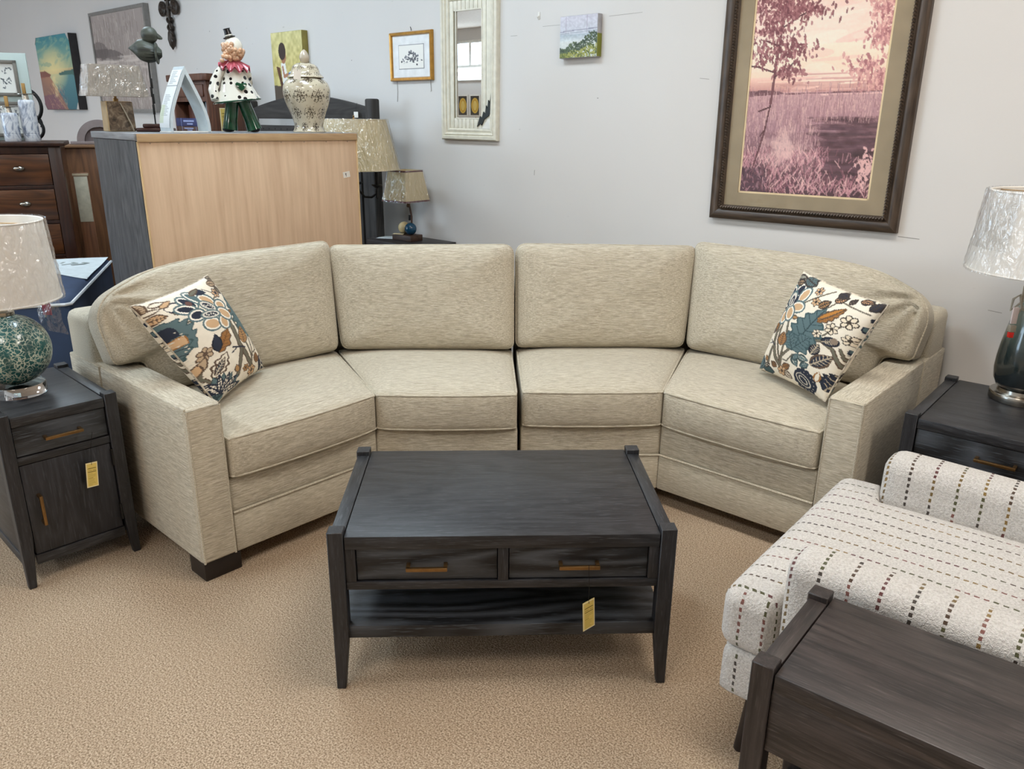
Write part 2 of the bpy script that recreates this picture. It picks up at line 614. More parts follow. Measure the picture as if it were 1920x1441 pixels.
# ------------------------------------------------------------------ soft shapes
def lerp(a, b, t):
    return a + (b - a) * t
def cushion_map(quad, z0, z1, r, crown, bow, W, D, seed=0., crownb=.35):
    """returns M(u,v,w), u,v,w in -1..1, on a boxed cushion whose plan is quad (fl, fr, br, bl)"""
    fl, fr, br, bl = [Vector((p[0], p[1])) for p in quad]
    H = z1 - z0
    def Mf(u, v, w):
        p = Vector((u * W / 2, v * D / 2, w * H / 2))
        h = Vector((W / 2 - r, D / 2 - r, H / 2 - r))
        q = Vector((max(-h.x, min(h.x, p.x)), max(-h.y, min(h.y, p.y)), max(-h.z, min(h.z, p.z))))
        d = p - q
        if d.length > 1e-9:
            d = d.normalized() * r
        p = q + d
        uu, vv, ww = p.x / (W / 2), p.y / (D / 2), p.z / (H / 2)
        s, t = (uu + 1) / 2, (vv + 1) / 2
        xy = fl.lerp(fr, s).lerp(bl.lerp(br, s), t)
        fd = ((fl - bl) + (fr - br)).normalized()
        lf = max(0, -vv)
        xy = xy + fd * (bow * (1 - uu * uu) * lf + .012 * lf * (1 - ww * ww) * (1 - uu ** 4))
        z = (z0 + z1) / 2 + p.z
        cr = (1 - uu ** 4) * (1 - min(1, vv * vv) ** 2)
        if ww > .5:
            z += crown * cr
        elif ww < -.5:
            z -= crown * crownb * cr
        nz = noise.noise(Vector((xy.x * 4, xy.y * 4, z * 4 + seed)))
        return (xy.x, xy.y, z + nz * .005 * cr)
    return Mf
def cdist(n):
    return [math.sin(math.pi / 2 * (2 * i / n - 1)) * .55 + (2 * i / n - 1) * .45 for i in range(n + 1)]
def box_surface(Mf, nu, nv, nw):
    U, V, Wd = cdist(nu), cdist(nv), cdist(nw)
    idx = {}; vs = []; fs = []
    def vid(i, j, k):
        key = (i, j, k)
        if key not in idx:
            idx[key] = len(vs)
            vs.append(Mf(U[i], V[j], Wd[k]))
        return idx[key]
    for i in range(nu):
        for j in range(nv):
            fs.append((vid(i, j, 0), vid(i, j + 1, 0), vid(i + 1, j + 1, 0), vid(i + 1, j, 0)))
            fs.append((vid(i, j, nw), vid(i + 1, j, nw), vid(i + 1, j + 1, nw), vid(i, j + 1, nw)))
    for i in range(nu):
        for k in range(nw):
            fs.append((vid(i, 0, k), vid(i + 1, 0, k), vid(i + 1, 0, k + 1), vid(i, 0, k + 1)))
            fs.append((vid(i, nv, k), vid(i, nv, k + 1), vid(i + 1, nv, k + 1), vid(i + 1, nv, k)))
    for j in range(nv):
        for k in range(nw):
            fs.append((vid(0, j, k), vid(0, j, k + 1), vid(0, j + 1, k + 1), vid(0, j + 1, k)))
            fs.append((vid(nu, j, k), vid(nu, j + 1, k), vid(nu, j + 1, k + 1), vid(nu, j, k + 1)))
    return vs, fs
def flipx(vs, fs, mx):
    if mx > 0:
        return vs, fs
    return [(-v[0], v[1], v[2]) for v in vs], [tuple(f[::-1]) for f in fs]

def seat_cushion(root, mx, quad, z0, z1, mat, loc, rz, seed, name='seat_cushion', bow=.012, crown=.03, welt=True):
    W = (Vector(quad[1]) - Vector(quad[0])).length
    D = abs((quad[2][1] + quad[3][1]) / 2 - (quad[0][1] + quad[1][1]) / 2)
    Mf = cushion_map(quad, z0, z1, .016, crown, bow, W, D, seed)
    vs, fs = flipx(*box_surface(Mf, 22, 20, 8), mx)
    o = MB().add(vs, fs).build(name, mat, root, loc, (0, 0, rz), 175)
    if welt:
        wb = MB()
        for w in (.93, -.93):
            pts = []
            for (a, b) in (((-1, -1), (1, -1)), ((1, -1), (1, 1)), ((1, 1), (-1, 1)), ((-1, 1), (-1, -1))):
                for i in range(16):
                    t = i / 16
                    pts.append(Mf(lerp(a[0], b[0], t), lerp(a[1], b[1], t), w))
            pts = [(mx * p[0], p[1], p[2]) for p in pts]
            wb.tube(pts, .0048, 6, True)
        wb.build('welt', mat, o, angle=175)
    return o

def round_poly(pts, rad, n=6):
    out = []
    N = len(pts)
    for i in range(N):
        p = Vector(pts[i]); a = Vector(pts[i - 1]); b = Vector(pts[(i + 1) % N])
        r = rad[i] if hasattr(rad, '__len__') else rad
        da, db = (a - p), (b - p)
        ra = min(r, da.length * .48); rb = min(r, db.length * .48)
        p0 = p + da.normalized() * ra; p1 = p + db.normalized() * rb
        for k in range(n + 1):
            t = k / n
            out.append(tuple(p0 * (1 - t) ** 2 + p * 2 * t * (1 - t) + p1 * t * t))
    return out
def resample(pts, n):
    P = [Vector(p) for p in pts]
    L = [0]
    for i in range(len(P)):
        L.append(L[-1] + (P[(i + 1) % len(P)] - P[i]).length)
    out = []
    k = 0
    for i in range(n):
        d = L[-1] * i / n
        while L[k + 1] < d:
            k += 1
        t = (d - L[k]) / max(1e-9, L[k + 1] - L[k])
        out.append(P[k].lerp(P[(k + 1) % len(P)], t))
    return out
def back_cushion(root, mx, outline, rad, centre, T, mat, loc, rz, lean, seed, edge=.05, pleats=()):
    """outline in x,z ; front towards -y"""
    O = resample(round_poly(outline, rad), 168)
    c = Vector(centre)
    rings = [0, .12, .25, .36, .46, .55, .63, .70, .76, .81, .855, .89, .92, .945, .967, .985, 1.0]
    vs = []; fs = []
    N = len(O)
    def surf(sgn):
        o0 = len(vs)
        for ti, t in enumerate(rings):
            for k in range(N):
                p = c + (O[k] - c) * t
                pr = (1 - t ** 3.2) ** (1 / 2.4) if t < 1 else 0
                y = edge + (T / 2 - edge) * pr
                nz = noise.noise(Vector((p.x * 5 + seed, p.y * 5, sgn))) + .5 * noise.noise(Vector((p.x * 13 + seed, p.y * 13, sgn)))
                y += nz * .006 * (1 - t ** 6)
                for (px, pz, rr, amp) in pleats:
                    d = Vector((p.x - px, p.y - pz))
                    if d.length < rr:
                        y += amp * math.sin(math.atan2(d.y, d.x) * 11 + seed) * (1 - d.length / rr) * min(1, d.length / (.25 * rr)) * (t < .985)
                vs.append((p.x, sgn * y, p.y))
        for ti in range(len(rings) - 1):
            for k in range(N):
                a = o0 + ti * N + k; b = o0 + ti * N + (k + 1) % N
                q = (a, b, b + N, a + N)
                fs.append(q if sgn < 0 else q[::-1])
        return o0
    a0 = surf(-1); b0 = surf(1)
    e = (len(rings) - 1) * N
    # side band bulging a little
    m0 = len(vs)
    for k in range(N):
        d = (O[k] - c).normalized()
        p = O[k] + d * .004
        vs.append((p.x, 0, p.y))
    for k in range(N):
        k2 = (k + 1) % N
        fs.append((a0 + e + k, a0 + e + k2, m0 + k2, m0 + k))
        fs.append((m0 + k, m0 + k2, b0 + e + k2, b0 + e + k))
    vs2, fs2 = flipx(vs, fs, mx)
    bm = MB().add(vs2, fs2)
    o = bm.build('back_cushion', mat, root, loc, (lean, 0, rz), 175)
    wb = MB()
    wb.tube([(mx * p.x, -edge, p.y) for p in O], .0048, 6, True)
    wb.build('welt', mat, o, angle=175)
    return o

# ------------------------------------------------------------------ the sofa: two sections that meet in the middle
def sofa_section(mx, loc, rz, label, L1, L2, wing=42, inner=0.):
    root = thing('sofa_section', label, 'sofa', loc, rz)
    t = R(wing)
    tn = math.tan(t / 2)
    AW, D, YB = .128, .93, .47
    P = Vector((L1, 0)); e = Vector((math.cos(t), -math.sin(t))); m = Vector((math.sin(t), math.cos(t)))
    def Wg(x, y):
        q = P + e * x + m * y
        return (q.x, q.y)
    def mp(poly):
        return [(mx * p[0], p[1]) for p in poly]
    wl = (mx * L1, 0, 0); wr = -mx * t            # wing frame in root space
    X, Y = M['linen_x'], M['linen_y']
    g = .003
    # base
    def plan(inset, back):
        return mp([(g, inset), (L1 + inset * tn, inset), Wg(L2, inset), Wg(L2, back), (L1 + back * tn, back), (g, back)])
    for nm, ins, z0, z1, bv in (('base', 0, .07, .221, .006), ('front_rail', .005, .219, .346, .010)):
        bk_ = D - .06
        MB().prism(mp([(g, ins), (L1 + ins * tn, ins), (L1 + bk_ * tn, bk_), (g, bk_)]), z0, z1, bv).build(nm, X, root)
        MB().prism(mp([(-ins * tn, ins), (L2, ins), (L2, bk_), (-bk_ * tn, bk_)]), z0, z1, bv).build(nm, X, root, wl, (0, 0, wr))
    w = MB().tube([(mx * g, -.001, .221), (mx * L1, -.001, .221), (mx * Wg(L2, -.001)[0], Wg(L2, -.001)[1], .221)], .0048, 6)
    w.build('welt', X, root)
    # feet
    def foot(x0, x1, y0, y1, fr):
        l, r_ = (wl, wr) if fr else ((0, 0, 0), 0)
        a, b = sorted((mx * x0, mx * x1))
        MB().box(a, b, y0, y1, 0, .072, .004, fn=lambda x, y, z: (x, y, z)).build('foot', M['dark_foot'], root, l, (0, 0, r_))
    foot(L2 - .015, L2 + AW - .008, .006, .115, True)
    foot(L2 - .015, L2 + AW - .008, D - .19, D - .08, True)
    foot(.02, .12, .03, .13, False)
    foot(.02, .12, D - .19, D - .08, False)
    # arm, in the wing frame
    a, b = sorted((mx * (L2 + .002), mx * (L2 + AW)))
    arm = MB().box(a, b, -.004, .86, .07, .632, .016, 3).build('arm', Y, root, wl, (0, 0, wr))
    fp = MB().box(a + .004, b - .004, -.0085, .02, .074, .628, .01, 3).build('front_panel', X, arm)
    w = MB()
    i = .0075
    w.tube([(a + i, -.006, .075), (a + i, -.006, .622), (b - i, -.006, .622), (b - i, -.006, .075)], .0042, 6)
    xo = (mx * (L2 + AW))
    w.tube([(xo - mx * .005, -.002, .626), (xo - mx * .005, .86, .626)], .0042, 6)
    w.build('welt', Y, arm)
    # back frame
    bz = .80
    yb0, yb1 = .70, D
    MB().prism(mp([(g, yb0), (L1 + yb0 * tn, yb0), (L1 + yb1 * tn, yb1), (g, yb1)]), .34, bz, .03, 3).build('back_frame', X, root)
    lo, hi = -yb0 * tn, L2 + AW
    poly = [(lo, yb0), (hi, yb0), (hi, yb1), (-yb1 * tn, yb1)]
    bf = MB()
    bf.prism(mp(poly), .34, bz + .005, .035, 4)
    bf.build('back_frame', X, root, wl, (0, 0, wr))
    oe = MB()
    xa, xb = sorted((mx * (hi - .012), mx * (hi + .006)))
    oe.box(xa, xb, yb0 - .05, D, .08, .632, .005).build('side_panel', Y, root, wl, (0, 0, wr))
    # seat cushions
    zs0, zs1 = .348, .500
    yb = .62
    q = [(.006, -.012), (L1 - .004, -.012), (L1 - .006 + yb * tn, yb), (.006, yb)]
    seat_cushion(root, mx, q, zs0, zs1, X, (0, 0, 0), 0, 1.3 * mx)
    q = [(.006, -.012), (L2 - .004, -.014), (L2 - .004, yb), (-yb * tn + .008, yb)]
    seat_cushion(root, mx, q, zs0, zs1, X, wl, wr, 5.1 * mx)
    # back cushions
    lean = R(-13)
    zb = .515
    yc = YB + .115
    xi = L1 + (YB + .03) * tn + .004
    xt = L1 + (YB + .15) * tn + .010
    cx = xi / 2
    o1 = [(.003 - cx, .0), (xi - cx, .0), (xt - cx, .455), (.003 - cx, .462)]
    back_cushion(root, mx, o1, [.03, .035, .045, .05], (.02, .22), .235, X, (mx * cx, yc, zb), 0, lean, 2.2 * mx + 3,
                 pleats=((.02 - cx, .44, .10, .006), (xt - cx - .02, .43, .08, .005)))
    wi = -(YB + .03) * tn - .004
    wt = -(YB + .15) * tn - .010
    hi = L2 + AW - .012
    o2 = [(wi, 0), (L2 - .03, 0), (L2 + .0, .128), (hi - .01, .128), (hi + .015, .30), (hi - .03, .375), (L2 - .14, .47), (wt, .475)]
    wc = .27
    o2 = [(p[0] - wc, p[1]) for p in o2]
    lc = P + e * wc + m * yc
    back_cushion(root, mx, o2, [.035, .05, .03, .02, .05, .06, .3, .04], (.0, .25), .235, X, (mx * lc.x, lc.y, zb), wr, lean, 7.7 * mx + 4,
                 pleats=((hi - wc - .02, .37, .24, .022),))
    return root
sofa_section(1, (.034, 2.910, 0), R(2.2), 'right half of the oatmeal linen curved sofa, with the arm beside the picture wall', .566, .632, 43.5, .001)
sofa_section(-1, (.027, 2.880, 0), R(2.2), 'left half of the oatmeal linen curved sofa, with the arm beside the dark cabinet', .557, .622, 45.4, .001)

# ------------------------------------------------------------------ floral throw pillows
CREAM, TEAL, NAVY, TAN, RUST, BRN, GRY = 'e9e0cf', '586e72', '232a3b', 'cda982', '9a6a38', '5d4a3c', '6d6a5c'
def flower(p, x, y, s, ang, inner=NAVY):
    for k in range(7):
        a = ang + k * 2 * math.pi / 7
        ex, ey = x + math.cos(a) * s * .62, y + math.sin(a) * s * .62
        p.ell(ex, ey, s * .46, s * .32, a, TEAL)
    for k in range(7):
        a = ang + k * 2 * math.pi / 7
        ex, ey = x + math.cos(a) * s * .58, y + math.sin(a) * s * .58
        p.ell(ex, ey, s * .37, s * .235, a, 'efe9dc')
        p.ell(ex, ey, s * .29, s * .16, a, TAN if k in (0, 1, 2, 3) else inner)
    for k in range(3):
        a = ang + math.pi + (k - 1) * .55
        ex, ey = x + math.cos(a) * s * .33, y + math.sin(a) * s * .33
        p.ell(ex, ey, s * .34, s * .17, a, TEAL)
        p.ell(ex, ey, s * .27, s * .11, a, 'd9d4c8')
        p.ell(ex, ey, s * .2, s * .06, a, NAVY)
def stem(p, pts, w, c=GRY, edge=BRN):
    p.line(pts, w, edge)
    p.line(pts, w * .6, c)
def bloom(p, x, y, s, c0, c1):
    for k in range(6):
        a = k * math.pi / 3 + x * 9
        p.ell(x + math.cos(a) * s * .5, y + math.sin(a) * s * .5, s * .42, s * .34, a, c0)
        p.ell(x + math.cos(a) * s * .5, y + math.sin(a) * s * .5, s * .3, s * .22, a, c1)
    p.ell(x, y, s * .25, s * .25, 0, c0)
def pillow_art(kind):
    """printed cotton: the layout is drawn flat, then cut to the pillow by the four corner points"""
    S = 1500.
    p = Pic(300, 300, CREAM)
    p.mottle(.02, 60, 60, 3)
    def L(x0, y0, x1, y1, w, f, e=BRN, v=None, lob=0, ew=.007):
        p.leaf(x0 / S, y0 / S, x1 / S, y1 / S, w, f, e, v, lob, ew)
    def E(x, y, rx, ry, a, c):
        p.ell(x / S, y / S, rx / S, ry / S, a, c)
    def ST(pts, w, c=GRY, e=BRN):
        stem(p, [(a / S, b / S) for a, b in pts], w / S, c, e)
    def petal(x, y, rx, ry, a, inner, rim=TEAL):
        E(x, y, rx + 26, ry + 26, a, rim); E(x, y, rx + 9, ry + 9, a, 'efe9dc'); E(x, y, rx - 6, ry - 6, a, inner)
    def B(x, y, r, c0, c1):
        bloom(p, x / S, y / S, r / S, c0, c1)
    if kind == 0:
        q = [(110, 385), (890, 90), (985, 1365), (1475, 1015)]
        ST([(940, 620), (1050, 850), (1150, 950), (1250, 1060)], 52); ST([(1080, 890), (1100, 1150)], 48)
        ST([(980, 570), (1130, 800), (1230, 960), (1250, 1060)], 22); ST([(1180, 720), (1240, 950)], 16); ST([(1230, 740), (1285, 870), (1250, 910)], 16)
        ST([(980, 885), (1120, 875)], 16, NAVY, NAVY); ST([(980, 940), (1020, 890)], 12, NAVY, NAVY); ST([(990, 660), (1040, 790)], 16)
        ST([(480, 660), (510, 610), (560, 600)], 22); ST([(680, 1120), (800, 1140), (880, 1200)], 18); ST([(720, 1040), (780, 1130), (880, 1200)], 18); ST([(880, 1150), (880, 1200)], 16)
        ST([(800, 370), (840, 330)], 20); ST([(340, 470), (420, 520), (500, 530)], 14); ST([(700, 260), (800, 300)], 10)
        L(1235, 735, 960, 290, .21, TEAL, '3c5458', '37494d', 7, .009)
        L(290, 620, 640, 850, .33, TEAL, '3c5458', None, 6); L(400, 700, 600, 1010, .26, TEAL, '3c5458', NAVY, 5)
        L(310, 680, 480, 720, .32, NAVY, NAVY); L(410, 850, 560, 990, .25, NAVY, NAVY); L(450, 760, 560, 800, .42, TAN, RUST)
        for k in range(16):
            E(440 + 13 * k + 40 * math.sin(k), 690 + 20 * k, 7, 7, 0, 'd8d3c4')
        L(330, 460, 500, 430, .30, 'efe6d6', NAVY)
        petal(520, 410, 90, 36, .55, NAVY); petal(500, 480, 80, 34, .1, NAVY); petal(600, 360, 100, 34, .55, TEAL); petal(600, 545, 62, 46, -.2, NAVY)
        petal(715, 385, 82, 38, .5, TAN); petal(745, 640, 74, 52, .1, TAN); petal(875, 620, 40, 60, -.6, TAN); petal(862, 430, 52, 36, .25, TAN); petal(895, 525, 76, 42, .5, TAN)
        for (x, y, a) in ((715, 450, .4), (735, 540, -.1)):
            E(x, y, 104, 48, a, TEAL); E(x, y, 88, 36, a, 'd9d4c8'); E(x, y, 66, 22, a, NAVY)
            for k in range(5):
                E(x - 44 + 22 * k, y + 8 * math.sin(k * 2) + (k - 2) * 6 * a, 7, 11, a, 'd9d4c8')
        E(530, 420, 34, 22, .5, '6a4a44')
        L(840, 930, 910, 690, .28, RUST, BRN, '6a4420', 3); L(830, 920, 770, 750, .26, NAVY, '151a26')
        L(1120, 830, 1080, 650, .33, 'b08556', BRN, BRN); L(1040, 330, 985, 215, .33, RUST, BRN); L(960, 500, 990, 480, .4, RUST, BRN)
        B(850, 300, 62, NAVY, TAN); L(830, 130, 960, 150, .3, '8b7c69', '3a3330', '3a3330'); L(790, 200, 920, 190, .28, 'b9a184', BRN, BRN); L(870, 230, 940, 300, .33, '8b7c69', '3a3330', '3a3330')
        L(600, 290, 730, 300, .25, NAVY, NAVY); L(560, 330, 660, 250, .2, GRY, BRN)
        L(120, 390, 220, 500, .3, 'b9a184', BRN, BRN); L(230, 560, 360, 530, .33, TAN, BRN, BRN); L(300, 440, 380, 370, .3, TAN, BRN); L(220, 420, 330, 380, .25, CREAM, BRN); L(190, 500, 300, 450, .2, CREAM, BRN)
        B(720, 930, 78, BRN, 'b9a184'); L(720, 1100, 730, 960, .32, 'b9a184', BRN); L(740, 1110, 690, 1010, .3, TAN, BRN)
        L(860, 1150, 920, 930, .30, CREAM, BRN, None, 4, .010); L(865, 1130, 905, 980, .24, NAVY, BRN, 'c9bda8')
        L(660, 1150, 580, 1060, .36, NAVY, BRN, 'c9bda8'); L(560, 1060, 700, 1100, .2, 'b9a184', BRN); L(800, 1210, 640, 1200, .28, 'c3ae8d', BRN, BRN)
        for k in range(9):
            a = -2.9 + k * .38
            L(980, 1330, 980 + math.cos(a) * 230, 1310 + math.sin(a) * 190, .22, TEAL, '2f4146')
        for k in range(5):
            a = -2.5 + k * .5
            L(980, 1290, 980 + math.cos(a) * 200, 1290 + math.sin(a) * 170, .15, CREAM, NAVY, NAVY)
        E(1040, 1300, 26, 30, .3, 'c9c2b4'); E(850, 1260, 60, 30, .3, NAVY)
        E(1400, 985, 62, 96, -.35, NAVY)
        for k in range(3):
            E(1390 + 18 * k, 940 + 45 * k, 30, 26, .3, 'cfc8b8'); E(1390 + 18 * k, 940 + 45 * k, 21, 17, .3, NAVY)
        L(1310, 1010, 1290, 900, .34, RUST, BRN, BRN); B(1270, 1090, 62, BRN, TAN); B(1180, 1080, 44, BRN, 'b08556'); B(1310, 790, 52, '4a4038', CREAM)
        B(380, 850, 50, NAVY, 'c9bda8'); L(440, 980, 560, 1180, .2, TAN, BRN, BRN); L(1090, 1120, 1050, 1060, .4, 'b08556', BRN); L(1300, 1180, 1380, 1120, .3, GRY, BRN)
    else:
        q = [(515, 80), (1400, 405), (110, 1060), (770, 1380)]
        ST([(410, 620), (370, 800), (390, 960), (430, 1060)], 42); ST([(470, 590), (420, 790), (440, 1000)], 24); ST([(545, 590), (530, 750), (455, 980), (430, 1070)], 26)
        ST([(590, 870), (470, 950), (440, 1020)], 30); ST([(345, 850), (280, 1010)], 34); ST([(310, 760), (390, 840)], 14, NAVY, NAVY); ST([(290, 800), (350, 800)], 12, NAVY, NAVY)
        ST([(790, 800), (900, 790), (985, 880), (990, 1050), (1030, 1170)], 36); ST([(1040, 870), (1030, 1000), (990, 1060)], 24); ST([(700, 400), (860, 330), (960, 285)], 16)
        ST([(930, 470), (1050, 380), (1150, 440), (1290, 520)], 14); ST([(920, 740), (1010, 680), (1090, 640)], 16); ST([(480, 990), (520, 1010), (600, 940), (700, 950)], 14); ST([(410, 700), (450, 640)], 14)
        L(590, 890, 940, 470, .27, TEAL, '3c5458', '31464b', 6, .011); L(600, 880, 800, 760, .45, TEAL, '3c5458', '31464b', 3); L(600, 880, 560, 690, .42, TEAL, '3c5458', '31464b', 3)
        L(870, 600, 1120, 470, .17, RUST, BRN, '6a4420', 5); L(870, 570, 1110, 460, .1, 'b57a35', BRN)
        L(400, 600, 285, 700, .28, RUST, BRN, '4a2f18'); L(320, 590, 350, 700, .15, NAVY, NAVY); L(460, 840, 500, 700, .38, 'a8794a', BRN, BRN); L(580, 545, 650, 560, .3, 'b08556', BRN)
        petal(600, 275, 42, 66, .7, NAVY); petal(500, 300, 34, 60, .1, NAVY); petal(435, 375, 30, 48, -.3, NAVY); petal(670, 325, 72, 38, -.9, TAN); petal(625, 445, 66, 42, .05, TAN)
        petal(400, 480, 34, 42, .2, TAN); petal(445, 540, 36, 56, .35, TAN); petal(530, 505, 46, 62, .15, TAN)
        E(525, 360, 62, 88, .25, TEAL); E(525, 365, 46, 70, .25, 'd9d4c8'); E(522, 375, 26, 50, .25, NAVY); E(520, 385, 10, 32, .25, 'd9d4c8'); E(440, 425, 40, 34, .3, NAVY); E(440, 425, 20, 14, .3, 'd9d4c8'); E(580, 370, 18, 46, .5, NAVY)
        for (x, y, r) in ((1140, 600, 84), (1000, 670, 70), (1120, 780, 66), (865, 720, 50)):
            B(x, y, r, '40372f', 'e4d6bf')
        E(975, 800, 76, 50, .2, '151a26'); L(910, 800, 1040, 800, .3, NAVY, NAVY, 'b5a68f'); E(1010, 795, 30, 34, .3, '8a7a6a')
        L(790, 930, 880, 830, .34, NAVY, '151a26', 'b5a68f', 0, .008); L(770, 1040, 970, 950, .28, NAVY, BRN, 'b5a68f', 0, .01); L(810, 1280, 1010, 1110, .30, NAVY, '151a26', 'b5a68f', 6)
        E(665, 1205, 92, 118, -.5, NAVY)
        for k in range(14):
            a = k * math.pi / 7
            E(665 + 84 * math.cos(a), 1205 + 106 * math.sin(a), 24, 24, 0, NAVY); E(672 + 72 * math.cos(a), 1212 + 92 * math.sin(a), 5, 5, 0, 'c9c2b4')
        E(650, 1200, 54, 82, -.5, 'c9c2b4'); E(650, 1200, 45, 72, -.5, NAVY); E(650, 1200, 28, 52, -.5, 'c9c2b4'); E(650, 1200, 20, 42, -.5, NAVY)
        B(820, 285, 52, NAVY, TAN); B(820, 395, 54, '3a3330', TAN)
        for (a, b, c, d, f) in ((860, 450, 970, 390, 'b08556'), (1000, 380, 1110, 350, 'c99a72'), (1130, 410, 1180, 360, '8a7a6a'), (1210, 370, 1310, 400, 'c99a72'), (1290, 480, 1380, 400, NAVY), (1010, 300, 1100, 350, NAVY), (480, 170, 620, 150, 'a9a89a'), (520, 200, 620, 190, TAN), (620, 150, 760, 230, TEAL)):
            L(a, b, c, d, .33, f, '3a3330', '3a3330', 0, .009)
        for (a, b, c, d) in ((600, 960, 630, 1060), (660, 960, 750, 1000), (670, 1060, 750, 1040), (600, 990, 660, 940)):
            L(a, b, c, d, .34, 'dcd8c6', '3a4a4a', TEAL, 0, .011)
        L(130, 1050, 220, 930, .5, TEAL, '2f4146'); L(200, 1060, 330, 1120, .3, '3c5458', NAVY); L(170, 1040, 190, 910, .3, TEAL, NAVY); L(220, 1040, 300, 1030, .3, CREAM, '3a3330', '3a3330')
        L(380, 1070, 330, 1005, .36, RUST, BRN, BRN); L(460, 1080, 550, 1050, .4, RUST, BRN, BRN); L(270, 990, 260, 930, .35, 'a8794a', BRN); B(440, 1110, 62, BRN, TAN); L(470, 1120, 530, 1190, .35, CREAM, BRN, BRN)
        L(200, 870, 270, 750, .14, CREAM, '3a3330'); L(770, 1200, 830, 1110, .25, CREAM, RUST); L(1230, 640, 1250, 740, .3, TEAL, NAVY); L(1090, 870, 1110, 990, .25, TEAL, NAVY); L(1040, 1060, 1050, 1150, .4, NAVY, BRN, 'b5a68f'); L(1290, 560, 1310, 640, .25, NAVY, NAVY)
    o = Pic(190, 190, CREAM)
    tl, tr, bl, br = [np.array(c, float) / S for c in q]
    u = ((np.arange(190) + .5) / 190)[None, :, None]; v = ((np.arange(190) + .5) / 190)[:, None, None]
    xy = (tl * (1 - u) + tr * u) * (1 - v) + (bl * (1 - u) + br * u) * v
    ij = np.clip((xy * 300).astype(int), 0, 299)
    o.a = p.a[ij[..., 1], ij[..., 0]]
    return o
def throw_pillow(label, art, bl, br, tl, tr, T=.15):
    bl, br, tl, tr = map(Vector, (bl, br, tl, tr))
    c = (bl + br + tl + tr) / 4
    root = thing('throw_pillow', label, 'pillow', c)
    nrm = (br - bl).cross(tl - bl).normalized()
    def prof(u, v):
        a, b = 2 * u - 1, 2 * v - 1
        k = .055
        su = a * (1 - k * (1 - abs(b) ** 2.5)); sv = b * (1 - k * (1 - abs(a) ** 2.5))
        s, t = (su + 1) / 2, (sv + 1) / 2
        p = tl.lerp(tr, s).lerp(bl.lerp(br, s), t)
        h = T / 2 * (max(0, 1 - a * a) ** .5 * max(0, 1 - b * b) ** .5) ** .85 * (1 - .0 * a)
        h += .004 * noise.noise(Vector((a * 3, b * 3, c.x))) * (1 - a * a) * (1 - b * b)
        return p - c, h
    def front(u, v):
        p, h = prof(u, v)
        return tuple(p + nrm * h)
    def back(u, v):
        p, h = prof(1 - u, v)
        return tuple(p - nrm * h)
    print_panel('front_cover', art, 1, 1, M['cloth_print'], root, fn=front)
    pb = pillow_art(1)
    print_panel('back_cover', pb, 1, 1, M['cloth_print'], root, fn=back)
    pts = []
    for (a, b) in (((0, 0), (1, 0)), ((1, 0), (1, 1)), ((1, 1), (0, 1)), ((0, 1), (0, 0))):
        for i in range(24):
            t = i / 24
            pts.append(prof(lerp(a[0], b[0], t), lerp(a[1], b[1], t))[0])
    MB().tube(pts, .0035, 6, True).build('seam', plain('pillow_seam_%d' % int(c.x * 10 + 50), 'bdb3a2', .9, 0, .5, 60), root)
throw_pillow('square floral pillow leaning on the left sofa arm, teal leaf along its right edge', pillow_art(0),
             (-1.043, 2.595, .545), (-1.005, 3.02, .545), (-1.25, 2.5, .914), (-1.15, 2.92, .94))
throw_pillow('square floral pillow leaning on the right sofa arm, big teal leaf in its middle', pillow_art(1),
             (1.016, 3.075, .545), (1.141, 2.69, .545), (1.13, 3.03, .96), (1.27, 2.6, .925))

# ------------------------------------------------------------------ black oak tables of one range
def leg_mesh(w, h, taper_z, sx, sy, cap=.004):
    """square leg whose two inner faces taper to the floor; sx, sy point inwards; outer corner at 0,0"""
    k = .58
    b = MB()
    def f(x, y, z):
        return (x, y, z)
    prof = [(0, k), (taper_z, 1), (h, 1)]
    vs = []
    for z, s in prof:
        q = w * s
        vs += [(0, 0, z), (sx * q, 0, z), (sx * q, sy * q, z), (0, sy * q, z)]
    fs = [(0, 1, 2, 3), (8, 9, 10, 11)]
    for i in range(2):
        for j in range(4):
            a = i * 4 + j; c = i * 4 + (j + 1) % 4
            fs.append((a, c, c + 4, a + 4))
    bm = bmesh.new()
    V = [bm.verts.new(v) for v in vs]
    for q in fs:
        bm.faces.new([V[i] for i in q])
    bmesh.ops.recalc_face_normals(bm, faces=bm.faces[:])
    bmesh.ops.bevel(bm, geom=[e for e in bm.edges], offset=.002, segments=1, affect='EDGES')
    bm.verts.index_update()
    b.add([v.co[:] for v in bm.verts], [[v.index for v in g_.verts] for g_ in bm.faces])
    bm.free()
    return b
def bar_handle(parent, x, y, z, L, vert=False, name='handle', label='brushed brass bar handle'):
    """bar in front (-y) of the face at y"""
    b = MB()
    d = .028
    if vert:
        b.box(x - .005, x + .005, y - d - .005, y - d + .005, z - L / 2, z + L / 2, .0012)
        for s in (-1, 1):
            b.box(x - .005, x + .005, y - d, y + .001, z + s * (L / 2 - .005) - .005, z + s * (L / 2 - .005) + .005, .001)
    else:
        b.box(x - L / 2, x + L / 2, y - d - .005, y - d + .005, z - .005, z + .005, .0012)
        for s in (-1, 1):
            b.box(x + s * (L / 2 - .005) - .005, x + s * (L / 2 - .005) + .005, y - d, y + .001, z - .005, z + .005, .001)
    o = b.build(name, M['brass'], parent)
    o['label'] = label
    return o
